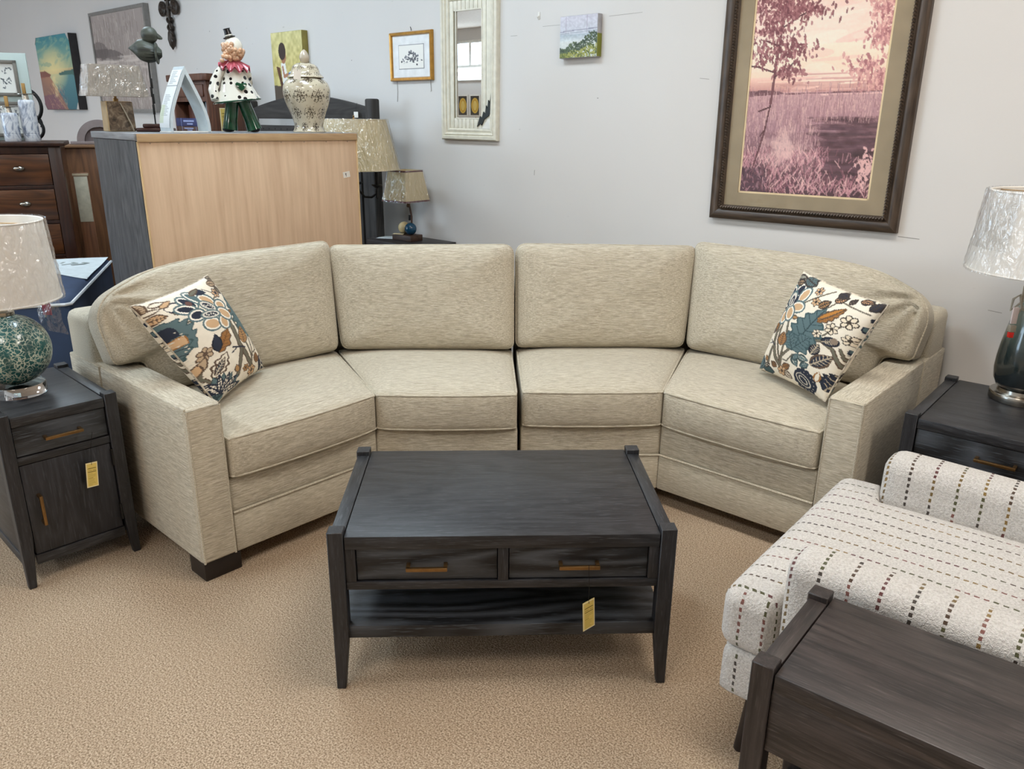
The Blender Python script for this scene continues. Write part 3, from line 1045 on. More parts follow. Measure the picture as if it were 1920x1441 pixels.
def table_frame(root, W, D, H, leg=.042, top_t=.038, legtap=.19, cap=.014):
    """legs, top and side rails; origin = centre of the footprint, front at -y"""
    for sx in (-1, 1):
        for sy in (-1, 1):
            leg_mesh(leg, H, legtap, -sx, -sy).build('leg', M['oak_z'], root, (sx * W / 2, sy * D / 2, 0))
    zt = H - cap
    MB().box(-W / 2 + leg + .002, W / 2 - leg - .002, -D / 2 + .004, D / 2 - .004, zt - top_t, zt, .002).build('top', M['oak'], root)
    for sx in (-1, 1):
        a, b = sorted((sx * (W / 2 - .004), sx * (W / 2 - leg)))
        MB().box(a, b, -D / 2 + leg + .001, D / 2 - leg - .001, zt - top_t, zt + .001, .002).build('side_rail', M['oak_y'], root)

def drawer(root, x0, x1, y, z0, z1, hl, dep=.3, hname='handle'):
    d = MB().box(x0, x1, y, y + .018, z0, z1, .0015).build('drawer', M['oak_dr'], root)
    MB().box(x0 + .01, x1 - .01, y + .018, y + dep, z0 + .008, z1 - .012).build('drawer_box', M['oak'], d)
    bar_handle(d, (x0 + x1) / 2, y, (z0 + z1) / 2, hl)
    return d

# coffee table
ct = thing('coffee_table', 'black oak coffee table with two drawers and low shelf in front of the sofa', 'table', (-.030, 2.098, 0), R(2.4))
W, D, H = .918, .57, .487
table_frame(ct, W, D, H)
lw = .042
xi = W / 2 - lw
zt = H - .014
yF = -D / 2 + .008
MB().box(-xi, xi, yF, yF + .02, .312, .336, .0015).build('bottom_rail', M['oak'], ct)
for sx in (-1, 1):
    a, b = sorted((sx * xi, sx * (xi - .028)))
    MB().box(a, b, yF, yF + .02, .336, zt - .038, .0015).build('stile', M['oak_z'], ct)
    a, b = sorted((sx * (W / 2 - .006), sx * (W / 2 - .026)))
    MB().box(a, b, -D / 2 + lw, D / 2 - lw, .312, zt - .038, .0015).build('side_panel', M['oak_y'], ct)
MB().box(-.014, .014, yF, yF + .02, .336, zt - .038, .0015).build('stile', M['oak_z'], ct)
MB().box(-xi, xi, D / 2 - .028, D / 2 - .008, .312, zt - .038, .0015).build('back_panel', M['oak'], ct)
MB().box(-xi + .02, xi - .02, yF + .02, D / 2 - .028, .312, .322).build('case_bottom', M['oak'], ct)
dr1 = drawer(ct, -xi + .030, -.016, yF + .006, .339, zt - .041, .108)
dr2 = drawer(ct, .016, xi - .030, yF + .006, .339, zt - .041, .108)
MB().box(-W / 2 + .012, W / 2 - .012, -D / 2 + .012, D / 2 - .012, .158, .196, .002).build('shelf', M['oak_dr'], ct)

def cabinet_table(root, W, D, H, with_door, drawers=1, leg=.04):
    table_frame(root, W, D, H, leg=leg, cap=.012, top_t=.034)
    lw = leg
    xi = W / 2 - lw
    zt = H - .012 - .034
    yF = -D / 2 + .008
    zb = .076
    for sx in (-1, 1):
        a, b = sorted((sx * (W / 2 - .008), sx * (W / 2 - .024)))
        MB().box(a, b, -D / 2 + lw, D / 2 - lw, zb + .012, zt, .0015).build('side_panel', M['oak_y'], root)
        a, b = sorted((sx * (W / 2 - .004), sx * (W / 2 - .03)))
        MB().box(a, b, -D / 2 + lw, D / 2 - lw, zb, zb + .034, .0015).build('lower_rail', M['oak_y'], root)
    MB().box(-xi, xi, D / 2 - .024, D / 2 - .01, zb, zt, .0015).build('back_panel', M['oak'], root)
    MB().box(-xi, xi, yF, yF + .02, zb, zb + .034, .0015).build('bottom_rail', M['oak'], root)
    MB().box(-xi + .002, xi - .002, yF + .02, D / 2 - .024, zb + .014, zb + .03).build('case_bottom', M['oak'], root)
    zd = zt - .105
    MB().box(-xi, xi, yF, yF + .02, zd - .026, zd, .0015).build('middle_rail', M['oak'], root)
    dr = drawer(root, -xi + .003, xi - .003, yF + .003, zd + .003, zt - .003, .115, D - .1)
    if with_door:
        dz0, dz1 = zb + .037, zd - .029
        d = MB().box(-xi + .003, xi - .003, yF + .003, yF + .021, dz0, dz1, .0015).build('door', wood('black_oak_door', '17171a', '303035', 'z', .8, .45, .5, 14, '45474d'), root)
        bar_handle(d, -xi + .04, yF + .003, (dz0 + dz1) / 2 + .0, .105, True)
        for z in (dz1 - .05, dz0 + .06):
            h = MB().box(xi - .006, xi + .003, yF - .004, yF + .004, z - .03, z + .03, .001)
            h.tube([(xi - .0015, yF - .004, z - .03), (xi - .0015, yF - .004, z + .03)], .004, 8)
            h.build('hinge', M['black'], d)
        return dr, d
    return dr, None

cab = thing('side_cabinet', 'black oak chairside cabinet with drawer and door left of the sofa', 'cabinet', (-1.658, 2.562, 0), R(46.5))
cab_dr, cab_door = cabinet_table(cab, .365, .50, .612, True)
et = thing('end_table', 'black oak end table with one drawer under the grey glass lamp', 'table', (1.694, 2.46, 0), R(-40.5))
cabinet_table(et, .56, .56, .602, False)
_keep = {k: M[k] for k in ('oak', 'oak_y', 'oak_z')}
M['oak'] = wood('warm_lit_black_oak_x', '191514', '423936', 'x', 1, .42, .45, 50, '574f4c')  # console: the same black oak, with warm lamplight tinted into its colour
M['oak_y'] = wood('warm_lit_black_oak_y', '191514', '3d3532', 'y', 1, .42, .45, 53, '524a47')
M['oak_z'] = wood('warm_lit_black_oak_z', '171312', '3a3230', 'z', 1, .45, .3, 55, '4c4542')
# console in the foreground
con = thing('console_table', 'black oak console table at the bottom right corner, behind the white armchair', 'table', (.424 + .52 * .777 + .165 * .629, 1.152 - .52 * .629 + .165 * .777, 0), R(-39.2))
W, D, H = 1.04, .318, .602
table_frame(con, W, D, H, leg=.04, cap=.012, top_t=.036)
xi = W / 2 - .04
for sy in (-1, 1):
    a, b = sorted((sy * (D / 2 - .006), sy * (D / 2 - .024)))
    MB().box(-xi, xi, a, b, .425, H - .048, .0015).build('long_panel', M['oak'], con)
for sx in (-1, 1):
    a, b = sorted((sx * (W / 2 - .006), sx * (W / 2 - .024)))
    MB().box(a, b, -D / 2 + .04, D / 2 - .04, .425, H - .048, .0015).build('end_panel', M['oak_y'], con)
MB().box(-W / 2 + .012, W / 2 - .012, -D / 2 + .012, D / 2 - .012, .13, .16, .002).build('shelf', M['oak'], con)

M.update(_keep)
# yellow price tags
M['tag_print'] = vcol('tag_card', .6)
def tag_art(bg='dcc268', seed=0):
    p = Pic(30, 56, 'efe6c8')
    p.poly([(.06, .03), (.94, .03), (.94, .97), (.06, .97)], bg)
    dk = '6d5a24'
    for y, x0, x1, w in ((.24, .16, .84, .035), (.31, .16, .5, .02), (.31, .58, .84, .02), (.37, .16, .84, .03)):
        p.line([(x0, y), (x1, y)], w, dk, .8)
    rs = random.Random(seed)
    for k in range(9):
        y = .46 + k * .055
        p.line([(.16, y), (.16 + rs.uniform(.3, .68), y)], .018, 'a48c45', .8)
    return p
def hang_tag(label, loc, rz, w=.034, h=.068, tilt=0., cord=None, seed=0, name='price_tag'):
    t = thing(name, label, 'tag', loc, rot=(0, tilt, rz))
    MB().box(-w / 2, w / 2, -.0006, .0006, -h, 0).build('card', plain('tag_card_%d' % seed, 'd8c37a', .7), t)
    print_panel('print', tag_art(seed=seed), w * .98, h * .98, M['tag_print'], t, y=-.0012, cz=-h / 2)
    c = MB()
    if cord:
        c.tube([(0, -.002, -.008), (0, .0, .002)] + cord, .0008, 5)
    else:
        c.tube([(0, -.002, -.008), (0, 0, .004), (.002, .002, .02)], .0008, 5)
    c.build('string', M['black'], t)
    return t
def local(root, x, y, z):
    a = root.rotation_euler[2]
    return (root.location[0] + x * math.cos(a) - y * math.sin(a), root.location[1] + x * math.sin(a) + y * math.cos(a), root.location[2] + z)
hang_tag('yellow paper tag hanging over the door of the side cabinet', local(cab, .064, -.266, .392), R(52), .038, .088, R(5), [(.006, .01, .05), (.012, .004, .104)], 1)
hang_tag('yellow paper tag hanging from the right drawer handle of the coffee table', local(ct, .228, -.305, .288), R(38), .042, .090, R(-4), [(0.002, -.002, .05), (0.001, -.002, .112)], 2)

# ------------------------------------------------------------------ white striped armchair
ch = thing('armchair', 'white nubby armchair with dashed brown and rose stripes behind the console table', 'chair', (1.066, 1.690, 0), R(-130))
bt = boucle('boucle_seat', 0, (0, 1, 1), .056, .028)
bs = boucle('boucle_side', 1, (0, 0, 1), .058, .01)
ba = boucle('boucle_arm', 1, (-1, 0, 1), .062, .012)
bf = boucle('boucle_front', 0, (0, 0, 1), .056, .028)
def rbox(x0, x1, y0, y1, z0, z1, r, crown=0., n=(16, 16, 10), fn=None):
    W, D = x1 - x0, y1 - y0
    H = z1 - z0
    h = Vector((W / 2 - r, D / 2 - r, H / 2 - r))
    def Mf(u, v, w):
        p = Vector((u * W / 2, v * D / 2, w * H / 2))
        q = Vector((max(-h.x, min(h.x, p.x)), max(-h.y, min(h.y, p.y)), max(-h.z, min(h.z, p.z))))
        d = p - q
        if d.length > 1e-9:
            p = q + d.normalized() * r
        uu, vv = p.x / (W / 2), p.y / (D / 2)
        z = p.z + (crown * (1 - uu ** 4) * (1 - vv ** 4) if w > .5 else 0)
        x, y, z = p.x + (x0 + x1) / 2, p.y + (y0 + y1) / 2, z + (z0 + z1) / 2
        if fn:
            x, y, z = fn(x, y, z)
        a = noise.noise(Vector((x * 9, y * 9, z * 9))) * .003 + noise.noise(Vector((x * 90, y * 90, z * 90))) * .0012
        return (x + a, y + a, z + a)
    return box_surface(Mf, *n)
def two_mats(o, m2, thr=.62, axis=0):
    o.data.materials.append(m2)
    for p in o.data.polygons:
        if abs(p.normal[axis]) > thr:
            p.material_index = 1
def tcush(x, y, z):
    t = max(0, min(1, (y + .262) / .03))
    t = t * t * (3 - 2 * t)
    return (x * lerp(1, .700, t), y, z)
o = MB().add(*rbox(-.425, .425, -.385, .33, .296, .462, .045, .022, (26, 44, 14), tcush)).build('seat_cushion', bt, ch, angle=175)
two_mats(o, bs)
o = MB().add(*rbox(-.415, .415, -.372, .40, .165, .300, .022, 0, (14, 14, 8))).build('base', bf, ch, angle=175)
two_mats(o, bs)
def arm_f(x, y, z):
    return (x, y, z + (-.03 * max(0, y + .25)) * (z > .45))
for s in (-1, 1):
    a, b = sorted((s * .298, s * .425))
    MB().add(*rbox(a, b, -.245, .40, .295, .595, .042, .006, (12, 30, 18), arm_f)).build('arm', ba, ch, angle=175)
MB().add(*rbox(-.42, .42, .33, .47, .295, .82, .05, .01, (20, 10, 18), lambda x, y, z: (x, y + (z - .3) * .18, z))).build('backrest', bf, ch, angle=175)
for sx in (-1, 1):
    for sy, y0 in ((-1, -.285), (1, .34)):
        MB().lathe([(.013, 0), (.015, .004), (.022, .12), (.025, .17)], 20, fn=lambda x, y, z: (x + sx * (.355 + .03 * (1 - z / .17)), y + y0 + sy * .02 * (1 - z / .17), z)).build('leg', M['dark_foot'], ch)

# ------------------------------------------------------------------ lamps
M['shade_w'] = plain('white_shade_fabric', 'f3efe8', .85, 0, .04, 30)
M['shade_t'] = plain('parchment_shade', 'c9b589', .8, 0, .06, 14)
M['shade_g'] = plain('grey_shade_fabric', 'a3998d', .9, 0, .1, 60)
M['chrome'] = plain('chrome', 'c9c9c9', .08, 1, .02)
def drum_shade(root, r0, r1, z0, z1, mat, wrap=True, n=48, trim=None, sides=None, seed=0):
    th = .0035
    k = n
    prof = [(r0, z0), (r0 - th, z0), (r1 - th, z1), (r1, z1)]
    b = MB()
    def sq(x, y, z):
        return (x, y, z)
    zz = [lerp(z0, z1, i / 6) for i in range(7)]
    ring = [(lerp(r0, r1, i / 6), z) for i, z in enumerate(zz)] + [(lerp(r1, r0, i / 6) - th, zz[6 - i]) for i in range(7)]
    vs = []; fs = []
    m = len(ring)
    for (r, z) in ring:
        for j in range(k):
            a = 2 * math.pi * j / k
            vs.append((r * math.cos(a), r * math.sin(a), z))
    for i in range(m):
        for j in range(k):
            i2, j2 = (i + 1) % m, (j + 1) % k
            fs.append((i * k + j, i * k + j2, i2 * k + j2, i2 * k + j))
    s = b.add(vs, fs).build('lamp_shade', mat, root)
    w = MB()
    for (r, z) in ((r0, z0), (r1, z1)):
        w.tube([(r * math.cos(2 * math.pi * j / 48), r * math.sin(2 * math.pi * j / 48), z) for j in range(48)], .003, 6, True)
    w.build('rim', mat, s)
    if wrap:
        f = MB()
        def wr(u, v):
            a = 2 * math.pi * u
            r = lerp(r0, r1, v) + .004
            ca, sa = math.cos(a), math.sin(a)
            k1 = abs(noise.noise(Vector((ca * r0 * 22 + v * 1.5, sa * r0 * 22, v * 1.6 + seed))))
            k2 = abs(noise.noise(Vector((ca * r0 * 48 - v * 4, sa * r0 * 48 + v * 3, v * 5 + seed))))
            k3 = abs(noise.noise(Vector((ca * r0 * 95 + v * 9, sa * r0 * 95, v * 14 + seed))))
            r += .014 * (.6 - k1) * max(0, noise.noise(Vector((ca * 2, sa * 2, seed + v)))) + .010 * k1 + .007 * k2 + .0028 * k3
            return (r * math.cos(a), r * math.sin(a), lerp(z0 - .004, z1 + .006, v))
        f.grid(wr, 260, 60)
        f.build('plastic_wrap', M['film'], root, angle=175)
    return s
def harp(root, z0, z1, r=.05):
    MB().tube([(-.01, 0, z0), (-r, 0, z0 + .05), (-r, 0, z1 - .05), (0, 0, z1), (r, 0, z1 - .05), (r, 0, z0 + .05), (.01, 0, z0)], .002, 6).build('harp', M['brass'], root)
def spider(root, r, z):
    b = MB()
    for k in range(3):
        a = 2.1 * k
        b.tube([(0, 0, z), (r * math.cos(a), r * math.sin(a), z)], .0018, 6)
    b.lathe([(.008, z - .004), (.008, z + .012), (.004, z + .02), (.006, z + .028), (.001, z + .034)], 12)
    b.build('finial', M['brass'], root)

# teal crackle lamp, left
def crackle():
    t = NT('teal_crackle_glass')
    v = t.coord((1, 1, 1))
    nz = t.noise(v, 30, 2)
    vn = t.n('ShaderNodeTexVoronoi', feature='DISTANCE_TO_EDGE')
    vn.inputs['Scale'].default_value = 75
    mp = t.n('ShaderNodeVectorMath', operation='ADD')
    sc_ = t.n('ShaderNodeVectorMath', operation='SCALE')
    nn = t.n('ShaderNodeTexNoise')
    nn.inputs['Scale'].default_value = 60
    t.l(v, nn.inputs['Vector'])
    t.l(nn.outputs['Color'], sc_.inputs[0])
    sc_.inputs['Scale'].default_value = .02
    t.l(v, mp.inputs[0]); t.l(sc_.outputs[0], mp.inputs[1])
    t.l(mp.outputs[0], vn.inputs['Vector'])
    c = t.ramp(t.noise(v, 14, 2), [(.3, '13403f'), (.7, '2f6a6b')])
    ln = t.ramp(vn.outputs['Distance'], [(.04, 1.), (.12, 0.)])
    pt = t.ramp(t.noise(v, 26, 2, .6), [(.34, 0.), (.5, 1.)])
    t.base(t.mix(t.math('MULTIPLY', ln, pt), c, 'b9c4b4'))
    t.set(.22)
    t.b.inputs['Coat Weight'].default_value = .6
    t.bump(vn.outputs['Distance'], .3, .004)
    return t.m
acr = NT('clear_acrylic'); acr.base((1, 1, 1)); acr.set(.02); acr.b.inputs['Transmission Weight'].default_value = 1.0; acr.b.inputs['IOR'].default_value = 1.45
ll = thing('table_lamp', 'lamp with a round teal crackle glass base and wrapped white shade', 'lamp', (-1.690, 2.535, .6005))
MB().lathe([(.001, 0), (.084, 0), (.086, .003), (.086, .034), (.084, .037), (.001, .037)], 40, cap=False).build('base', acr.m, ll)
pr = []
for i in range(25):
    a = math.pi * (i / 24) - math.pi / 2
    pr.append((max(.03, .122 * math.cos(a) ** .9 if abs(math.cos(a)) > 1e-3 else .03), .037 + .118 + .118 * math.sin(a)))
MB().lathe(pr, 48).build('lamp_body', crackle(), ll, angle=175)
MB().lathe([(.03, .27), (.032, .275), (.032, .285), (.018, .29), (.018, .335), (.02, .34), (.015, .36), (.001, .36)], 24).build('socket', M['steel'], ll)
harp(ll, .34, .60)
drum_shade(ll, .178, .160, .325, .580, M['shade_w'], seed=1)
spider(ll, .158, .574)
bg_ = MB()
def bagf(u, v):
    x = .02 + .16 * u + .01 * math.sin(v * 9)
    return (x * .8 + .02, -.02 - .02 * math.sin(u * 6) + .02 * noise.noise(Vector((u * 4, v * 4, 0))) - .0, .325 - v * (.13 + .03 * u))
bg_.grid(bagf, 20, 20, Matrix.Translation((0, -.06, 0)))

# grey glass lamp, right
rl = thing('table_lamp', 'tall lamp with a smoky grey-green glass body on a nickel base', 'lamp', (1.788, 2.603, .5905))
MB().lathe([(.001, 0), (.098, 0), (.1, .003), (.1, .026), (.098, .029), (.078, .03), (.076, .042), (.001, .042)], 48, cap=False).build('base', M['steel'], rl)
def smoke():
    t = NT('smoky_glass')
    tc = t.n('ShaderNodeTexCoord'); sp = t.n('ShaderNodeSeparateXYZ'); t.l(tc.outputs['Object'], sp.inputs[0])
    z = t.math('ADD', sp.outputs[2], t.math('MULTIPLY', t.math('SUBTRACT', t.noise(t.coord(), 14, 3), .5), .09))
    t.base(t.ramp(t.math('MULTIPLY', z, 2.2), [(.2, '1b2122'), (.42, '2a3433'), (.62, '5a655c'), (.85, '7f887c')]))
    t.set(.15)
    t.b.inputs['Coat Weight'].default_value = .5
    return t.m
MB().lathe([(.07, .042), (.085, .05), (.096, .075), (.1, .11), (.099, .15), (.094, .2), (.086, .25), (.076, .30), (.062, .35), (.048, .385), (.036, .41), (.03, .425)], 48).build('lamp_body', smoke(), rl, angle=60)
MB().lathe([(.03, .422), (.032, .43), (.03, .44), (.018, .445), (.018, .50), (.014, .52), (.001, .52)], 24).build('socket', M['steel'], rl)
harp(rl, .48, .71)
drum_shade(rl, .245, .214, .452, .710, M['shade_w'], seed=4)
spider(rl, .212, .704)
lf = MB()
def flap(u, v):
    a = R(lerp(165, 205, u))
    r = lerp(.249, .222, v) + .028 * v * math.sin(math.pi * min(1, u * 1.05)) + .004 * abs(noise.noise(Vector((u * 9, v * 5, 1))))
    return (r * math.cos(a), r * math.sin(a), lerp(.53, .716, v))
lf.grid(flap, 40, 40).build('plastic_wrap', M['film'], rl, angle=175)
cd = MB()
pts = [(-.03, -.03, .44), (-.055, -.05, .41), (-.06, -.06, .36), (-.085, -.05, .33), (-.09, -.06, .37), (-.07, -.06, .385), (-.06, -.065, .34), (-.08, -.062, .30), (-.083, -.064, .29)]
pts = [(x_ - .045, y_ + .006, z_) for x_, y_, z_ in pts]
cd.tube(pts, .004, 8)
cd.tube([(-.02, -.03, .43), (-.085, -.05, .39), (-.095, -.055, .33)], .004, 8)
cd.build('cord', plain('clear_cord', '9c9485', .3), rl, angle=60)
MB().box(-.138, -.119, -.072, -.066, .29, .345, .001).build('cord_label', plain('white_label', 'd8c9c6', .5), rl)
pg = MB().box(-.139, -.119, -.078, -.060, .262, .285, .003)
pg.build('plug', plain('plug_body', '8d8577', .3), rl)
MB().box(-.137, -.122, -.077, -.062, .243, .262, .002).build('plug_cap', plain('red_cap', 'c41e16', .35), rl)['label'] = 'red plug cap'

# ------------------------------------------------------------------ pictures and mirror on the back wall
M['frame_dk'] = wood('dark_walnut_frame', '2a1f17', '58483a', 'x', 1, .4, .3, 2)
M['frame_dkz'] = wood('dark_walnut_frame_upright', '2a1f17', '58483a', 'z', 1, .4, .3, 2)
def wall_root(name, label, cat, xw, z, roll=0., off=0., group=None):
    return thing(name, label, cat, wp(xw, QW - off, z), group=group, rot=(0, roll, WR))
def frame_sides(root, W, H, fw, d, mx_, mz_, prof=None, y1=0., bev=.004):
    """mitred frame, four mouldings; origin = centre, back at y1, front at -d"""
    for k, (L, ang, m) in enumerate(((W, 0, mx_), (H, 90, mz_), (W, 180, mx_), (H, 270, mz_))):
        off = H / 2 if k % 2 == 0 else W / 2
        b = MB()
        pf = prof or [(0, 0, ), (0, -d), (fw, -d), (fw, 0)]
        vs = []; fs = []
        n = len(pf)
        for (s, y) in pf:                       # s inward from the outer edge
            vs.append((-L / 2 + s, y + y1, -off + s)); vs.append((L / 2 - s, y + y1, -off + s))
        for i in range(n):
            j = (i + 1) % n
            fs.append((2 * i, 2 * i + 1, 2 * j + 1, 2 * j))
        fs.append(tuple(range(0, 2 * n, 2))); fs.append(tuple(range(1, 2 * n, 2))[::-1])
        mt = Matrix.Rotation(R(-ang), 4, 'Y')
        vs = [mt @ Vector(v) for v in vs]
        bm = bmesh.new()
        V = [bm.verts.new(v) for v in vs]
        for f in fs:
            bm.faces.new([V[i] for i in f])
        bmesh.ops.recalc_face_normals(bm, faces=bm.faces[:])
        bm.verts.index_update()
        b.add([v.co[:] for v in bm.verts], [[v.index for v in f.verts] for f in bm.faces])
        bm.free()
        b.build('frame_side', m, root)

def marsh_art():
    p = Pic(190, 300, 'f0dccf')
    rs = random.Random(3)
    p.grad(0, .30, 'd9bfb8', 'efd9cb'); p.grad(.30, .44, 'f1dccb', 'ecd0bd'); p.grad(.44, .515, 'e6c9ba', 'b58e89')
    for k in range(60):
        x, y = rs.random(), rs.uniform(.0, .5)
        p.ell(x, y, rs.uniform(.08, .3), rs.uniform(.006, .03), rs.uniform(-.15, .05), rs.choice(['d3b3ad', 'f6e6d8', 'f3e0d2', 'f3ddd0']), .3)
    for k in range(14):
        y = .42 + k * .007
        p.ell(rs.random(), y, rs.uniform(.2, .5), .004, 0, rs.choice(['b08884', 'f2dccb']), .5)
    p.grad(.515, .70, 'b79a9c', '9a7f86'); p.grad(.70, 1.0, '8d737a', '4f3c44')
    p.poly([(.0, .505), (.12, .50), (.25, .507), (.3, .52), (0, .53)], '6d5358')
    p.line([(.3, .52), (1, .515)], .005, '6b5056'); p.line([(.55, .527), (1, .523)], .004, 'd6bcb8')
    for k in range(200):
        y = rs.uniform(.63, .99); x = rs.uniform(.66, 1.05) + .25 * (y - .8)
        p.ell(x, y, rs.uniform(.05, .22), rs.uniform(.004, .012), 0, rs.choice(['4a363b', '55404a', '5f4a50', '45343a']), .35)
    p.mottle(.05, 10, 26, 2, .62, .9, .55, 1.)
    for k in range(1500):
        x = rs.random(); y = rs.uniform(.53, .86)
        if x > .6 and y > .66: continue
        h = rs.uniform(.02, .07)
        p.line([(x, y), (x + rs.uniform(-.012, .012), y - h)], .004, rs.choice(['c4a6a6', 'a88a90', 'd2b8b2', '8d7076']), .55)
    for k in range(1100):
        x = rs.random() ** 1.1; y = rs.uniform(.80, 1.0)
        if x < .22 and y > .88 and rs.random() < .8: 
            p.ell(x, y, .012, .007, rs.random() * 3, rs.choice(['4b3a44', '5d4a55', '8a7078']), .8); continue
        if x > .66 and y < .93 and rs.random() < .9: continue
        a = rs.uniform(-2.4, -.7); h = rs.uniform(.02, .07)
        p.line([(x, y), (x + math.cos(a) * h, y + math.sin(a) * h * .7)], .006, rs.choice(['c9a3a8', 'a67d86', 'dcbcb9', '7d5a63', 'b58d95']), .7)
    for k in range(90):
        x, y = rs.gauss(.33, .08), rs.gauss(.78, .05)
        p.ell(x, y, .03, .02, 0, 'd8bdb9', .18)
    for k in range(80):
        p.ell(rs.gauss(.94, .03), rs.gauss(.86, .035), .011, .006, rs.random() * 3, 'd3b2b0', .9)
    tr = '4f3338'
    p.line([(.10, .86), (.16, .70), (.19, .56)], .012, '5d4045'); p.line([(.19, .56), (.205, .35), (.235, .12), (.25, 0)], .02, '6e4e52')
    for br in ([(.20, .42), (.06, .39), (0, .385)], [(.20, .44), (.30, .40), (.36, .36)], [(.22, .22), (.35, .17), (.46, .14)], [(.215, .3), (.1, .27)], [(.24, .1), (.12, .05)], [(.24, .08), (.38, .04)], [(.19, .58), (.1, .60)], [(.17, .68), (.13, .72)]):
        p.line(br, .008, tr)
    def leaves(cx, cy, sx, sy, n, cols):
        for k in range(n):
            p.ell(rs.gauss(cx, sx), rs.gauss(cy, sy), rs.uniform(.008, .016), rs.uniform(.004, .009), rs.random() * 3, rs.choice(cols), .85)
    c1 = ['7a5358', '8f666a', '6a444a', 'a27b7c']
    leaves(.18, .06, .12, .06, 420, c1); leaves(.33, .15, .14, .025, 260, c1); leaves(.12, .22, .08, .05, 170, c1)
    leaves(.30, .32, .09, .035, 170, c1); leaves(.10, .34, .06, .03, 70, c1); leaves(.30, .42, .06, .02, 90, c1)
    c2 = ['b58a8b', 'c49c99', '9d7175', 'd3b0aa']
    leaves(.93, .06, .07, .05, 220, c2); leaves(.95, .17, .05, .04, 160, c2); leaves(.94, .28, .05, .03, 140, c2)
    leaves(.88, .42, .09, .03, 170, c2); leaves(.97, .47, .04, .03, 80, c2)
    p.mottle(.012, 100, 160, 9)
    g = p.a.mean(2, keepdims=True)
    p.a = np.clip((g + (p.a - g) * 1.1 - .5) * 1.16 + np.array([.525, .495, .49]), .03, .97)
    return p
bp_ = wall_root('framed_picture', 'large dark wood framed print of a pink marsh with a thin tree', 'picture', -1.468, 1.645, R(-.4))
W, H = .868, 1.155
fw = .068
pf = [(0, 0), (0, -.026), (.008, -.032), (.030, -.034), (.040, -.028), (.046, -.022), (.054, -.026), (.060, -.022), (fw, -.012), (fw, 0)]
frame_sides(bp_, W, H, fw, .03, M['frame_dk'], M['frame_dkz'], pf)
rope = MB()
rr = .007
for side in range(4):
    ax = W / 2 - .055; az = H / 2 - .055
    L = 2 * (ax if side % 2 == 0 else az)
    n = int(L / .0125)
    for k in range(n):
        t = -L / 2 + L * (k + .5) / n
        d = .0055
        q0 = (t - d, -.030, -rr); q1 = (t + d, -.030, rr)
        mt = Matrix.Rotation(R(-90 * side), 4, 'Y') @ Matrix.Translation((0, 0, -(az if side % 2 == 0 else ax)))
        rope.tube([q0, (t, -.0345, 0), q1], [.0025, .0052, .0025], 6, mtx=mt)
ro = rope.build('rope_beading', M['frame_dk'], bp_)
ro['kind'] = 'stuff'
mw, mh = W - 2 * fw + .006, H - 2 * fw + .006
aw, ah = .602, .905
matc = plain('khaki_mat', '9a8a70', .8, 0, .1, 8)
mb = MB()
for (x0, x1, z0, z1) in ((-mw / 2, -aw / 2, -mh / 2, mh / 2), (aw / 2, mw / 2, -mh / 2, mh / 2), (-aw / 2, aw / 2, -mh / 2, -ah / 2), (-aw / 2, aw / 2, ah / 2, mh / 2)):
    mb.box(x0, x1, -.0145, -.012, z0, z1)
mb.build('mat_board', matc, bp_)
lb = MB()
for (x0, x1, z0, z1) in ((-aw / 2, -aw / 2 + .008, -ah / 2, ah / 2), (aw / 2 - .008, aw / 2, -ah / 2, ah / 2), (-aw / 2, aw / 2, -ah / 2, -ah / 2 + .008), (-aw / 2, aw / 2, ah / 2 - .008, ah / 2)):
    lb.box(x0, x1, -.012, -.010, z0, z1)
lb.build('mat_liner', plain('cream_liner', 'e3cda4', .7), bp_)
print_panel('print', marsh_art(), aw - .012, ah - .012, M['print_gloss'], bp_, y=-.010)
gl = NT('picture_glass')
_tr = gl.n('ShaderNodeBsdfTransparent'); _gl = gl.n('ShaderNodeBsdfGlossy'); _gl.inputs['Roughness'].default_value = .01
_mx = gl.n('ShaderNodeMixShader'); _fr = gl.n('ShaderNodeLayerWeight'); _fr.inputs['Blend'].default_value = .5
gl.l(gl.math('ADD', gl.math('MULTIPLY', gl.math('POWER', _fr.outputs['Facing'], 4.), .5), .02), _mx.inputs[0]); gl.l(_tr.outputs[0], _mx.inputs[1]); gl.l(_gl.outputs[0], _mx.inputs[2]); gl.l(_mx.outputs[0], gl.out.inputs[0])
MB().box(-mw / 2, mw / 2, -.0185, -.0165, -mh / 2, mh / 2).build('glass', gl.m, bp_)

# small bridge canvas
def bridge_art():
    p = Pic(70, 66, 'd0cfd8')
    p.grad(0, .45, 'c9c7d2', 'c2c6cf'); p.grad(.45, .62, 'aab6c0', 'cfd5d6'); p.grad(.62, 1, 'd3d7d6', 'c3c9c4')
    p.mottle(.05, 26, 22, 3, 0, .7)
    rs = random.Random(2)
    for x in (.17, .72):
        p.line([(x, .02), (x, .42)], .012, 'a79fb0')
    p.line([(.0, .20), (.17, .03), (.45, .30), (.72, .03), (1, .22)], .01, 'b9b4c2', .7)
    p.line([(0, .37), (.5, .34), (1, .33)], .018, '8d8da0'); p.line([(0, .42), (1, .38)], .014, '97a3b0')
    for k in range(700):
        x = rs.random(); top = .74 - .52 * max(0, x - .15) ** 1.3 + .05 * math.sin(x * 14)
        y = top + (1 - top) * rs.random()
        g = (y - top) / max(.05, 1 - top)
        p.ell(x, y, rs.uniform(.012, .03), rs.uniform(.012, .028), rs.random() * 3, rs.choice(['4a5a48', '3c4a3e', '5d6b4f']) if g < .5 else rs.choice(['6f7a3e', '8a8f4a', '55623c', 'a3a35a']), .9)
    return p
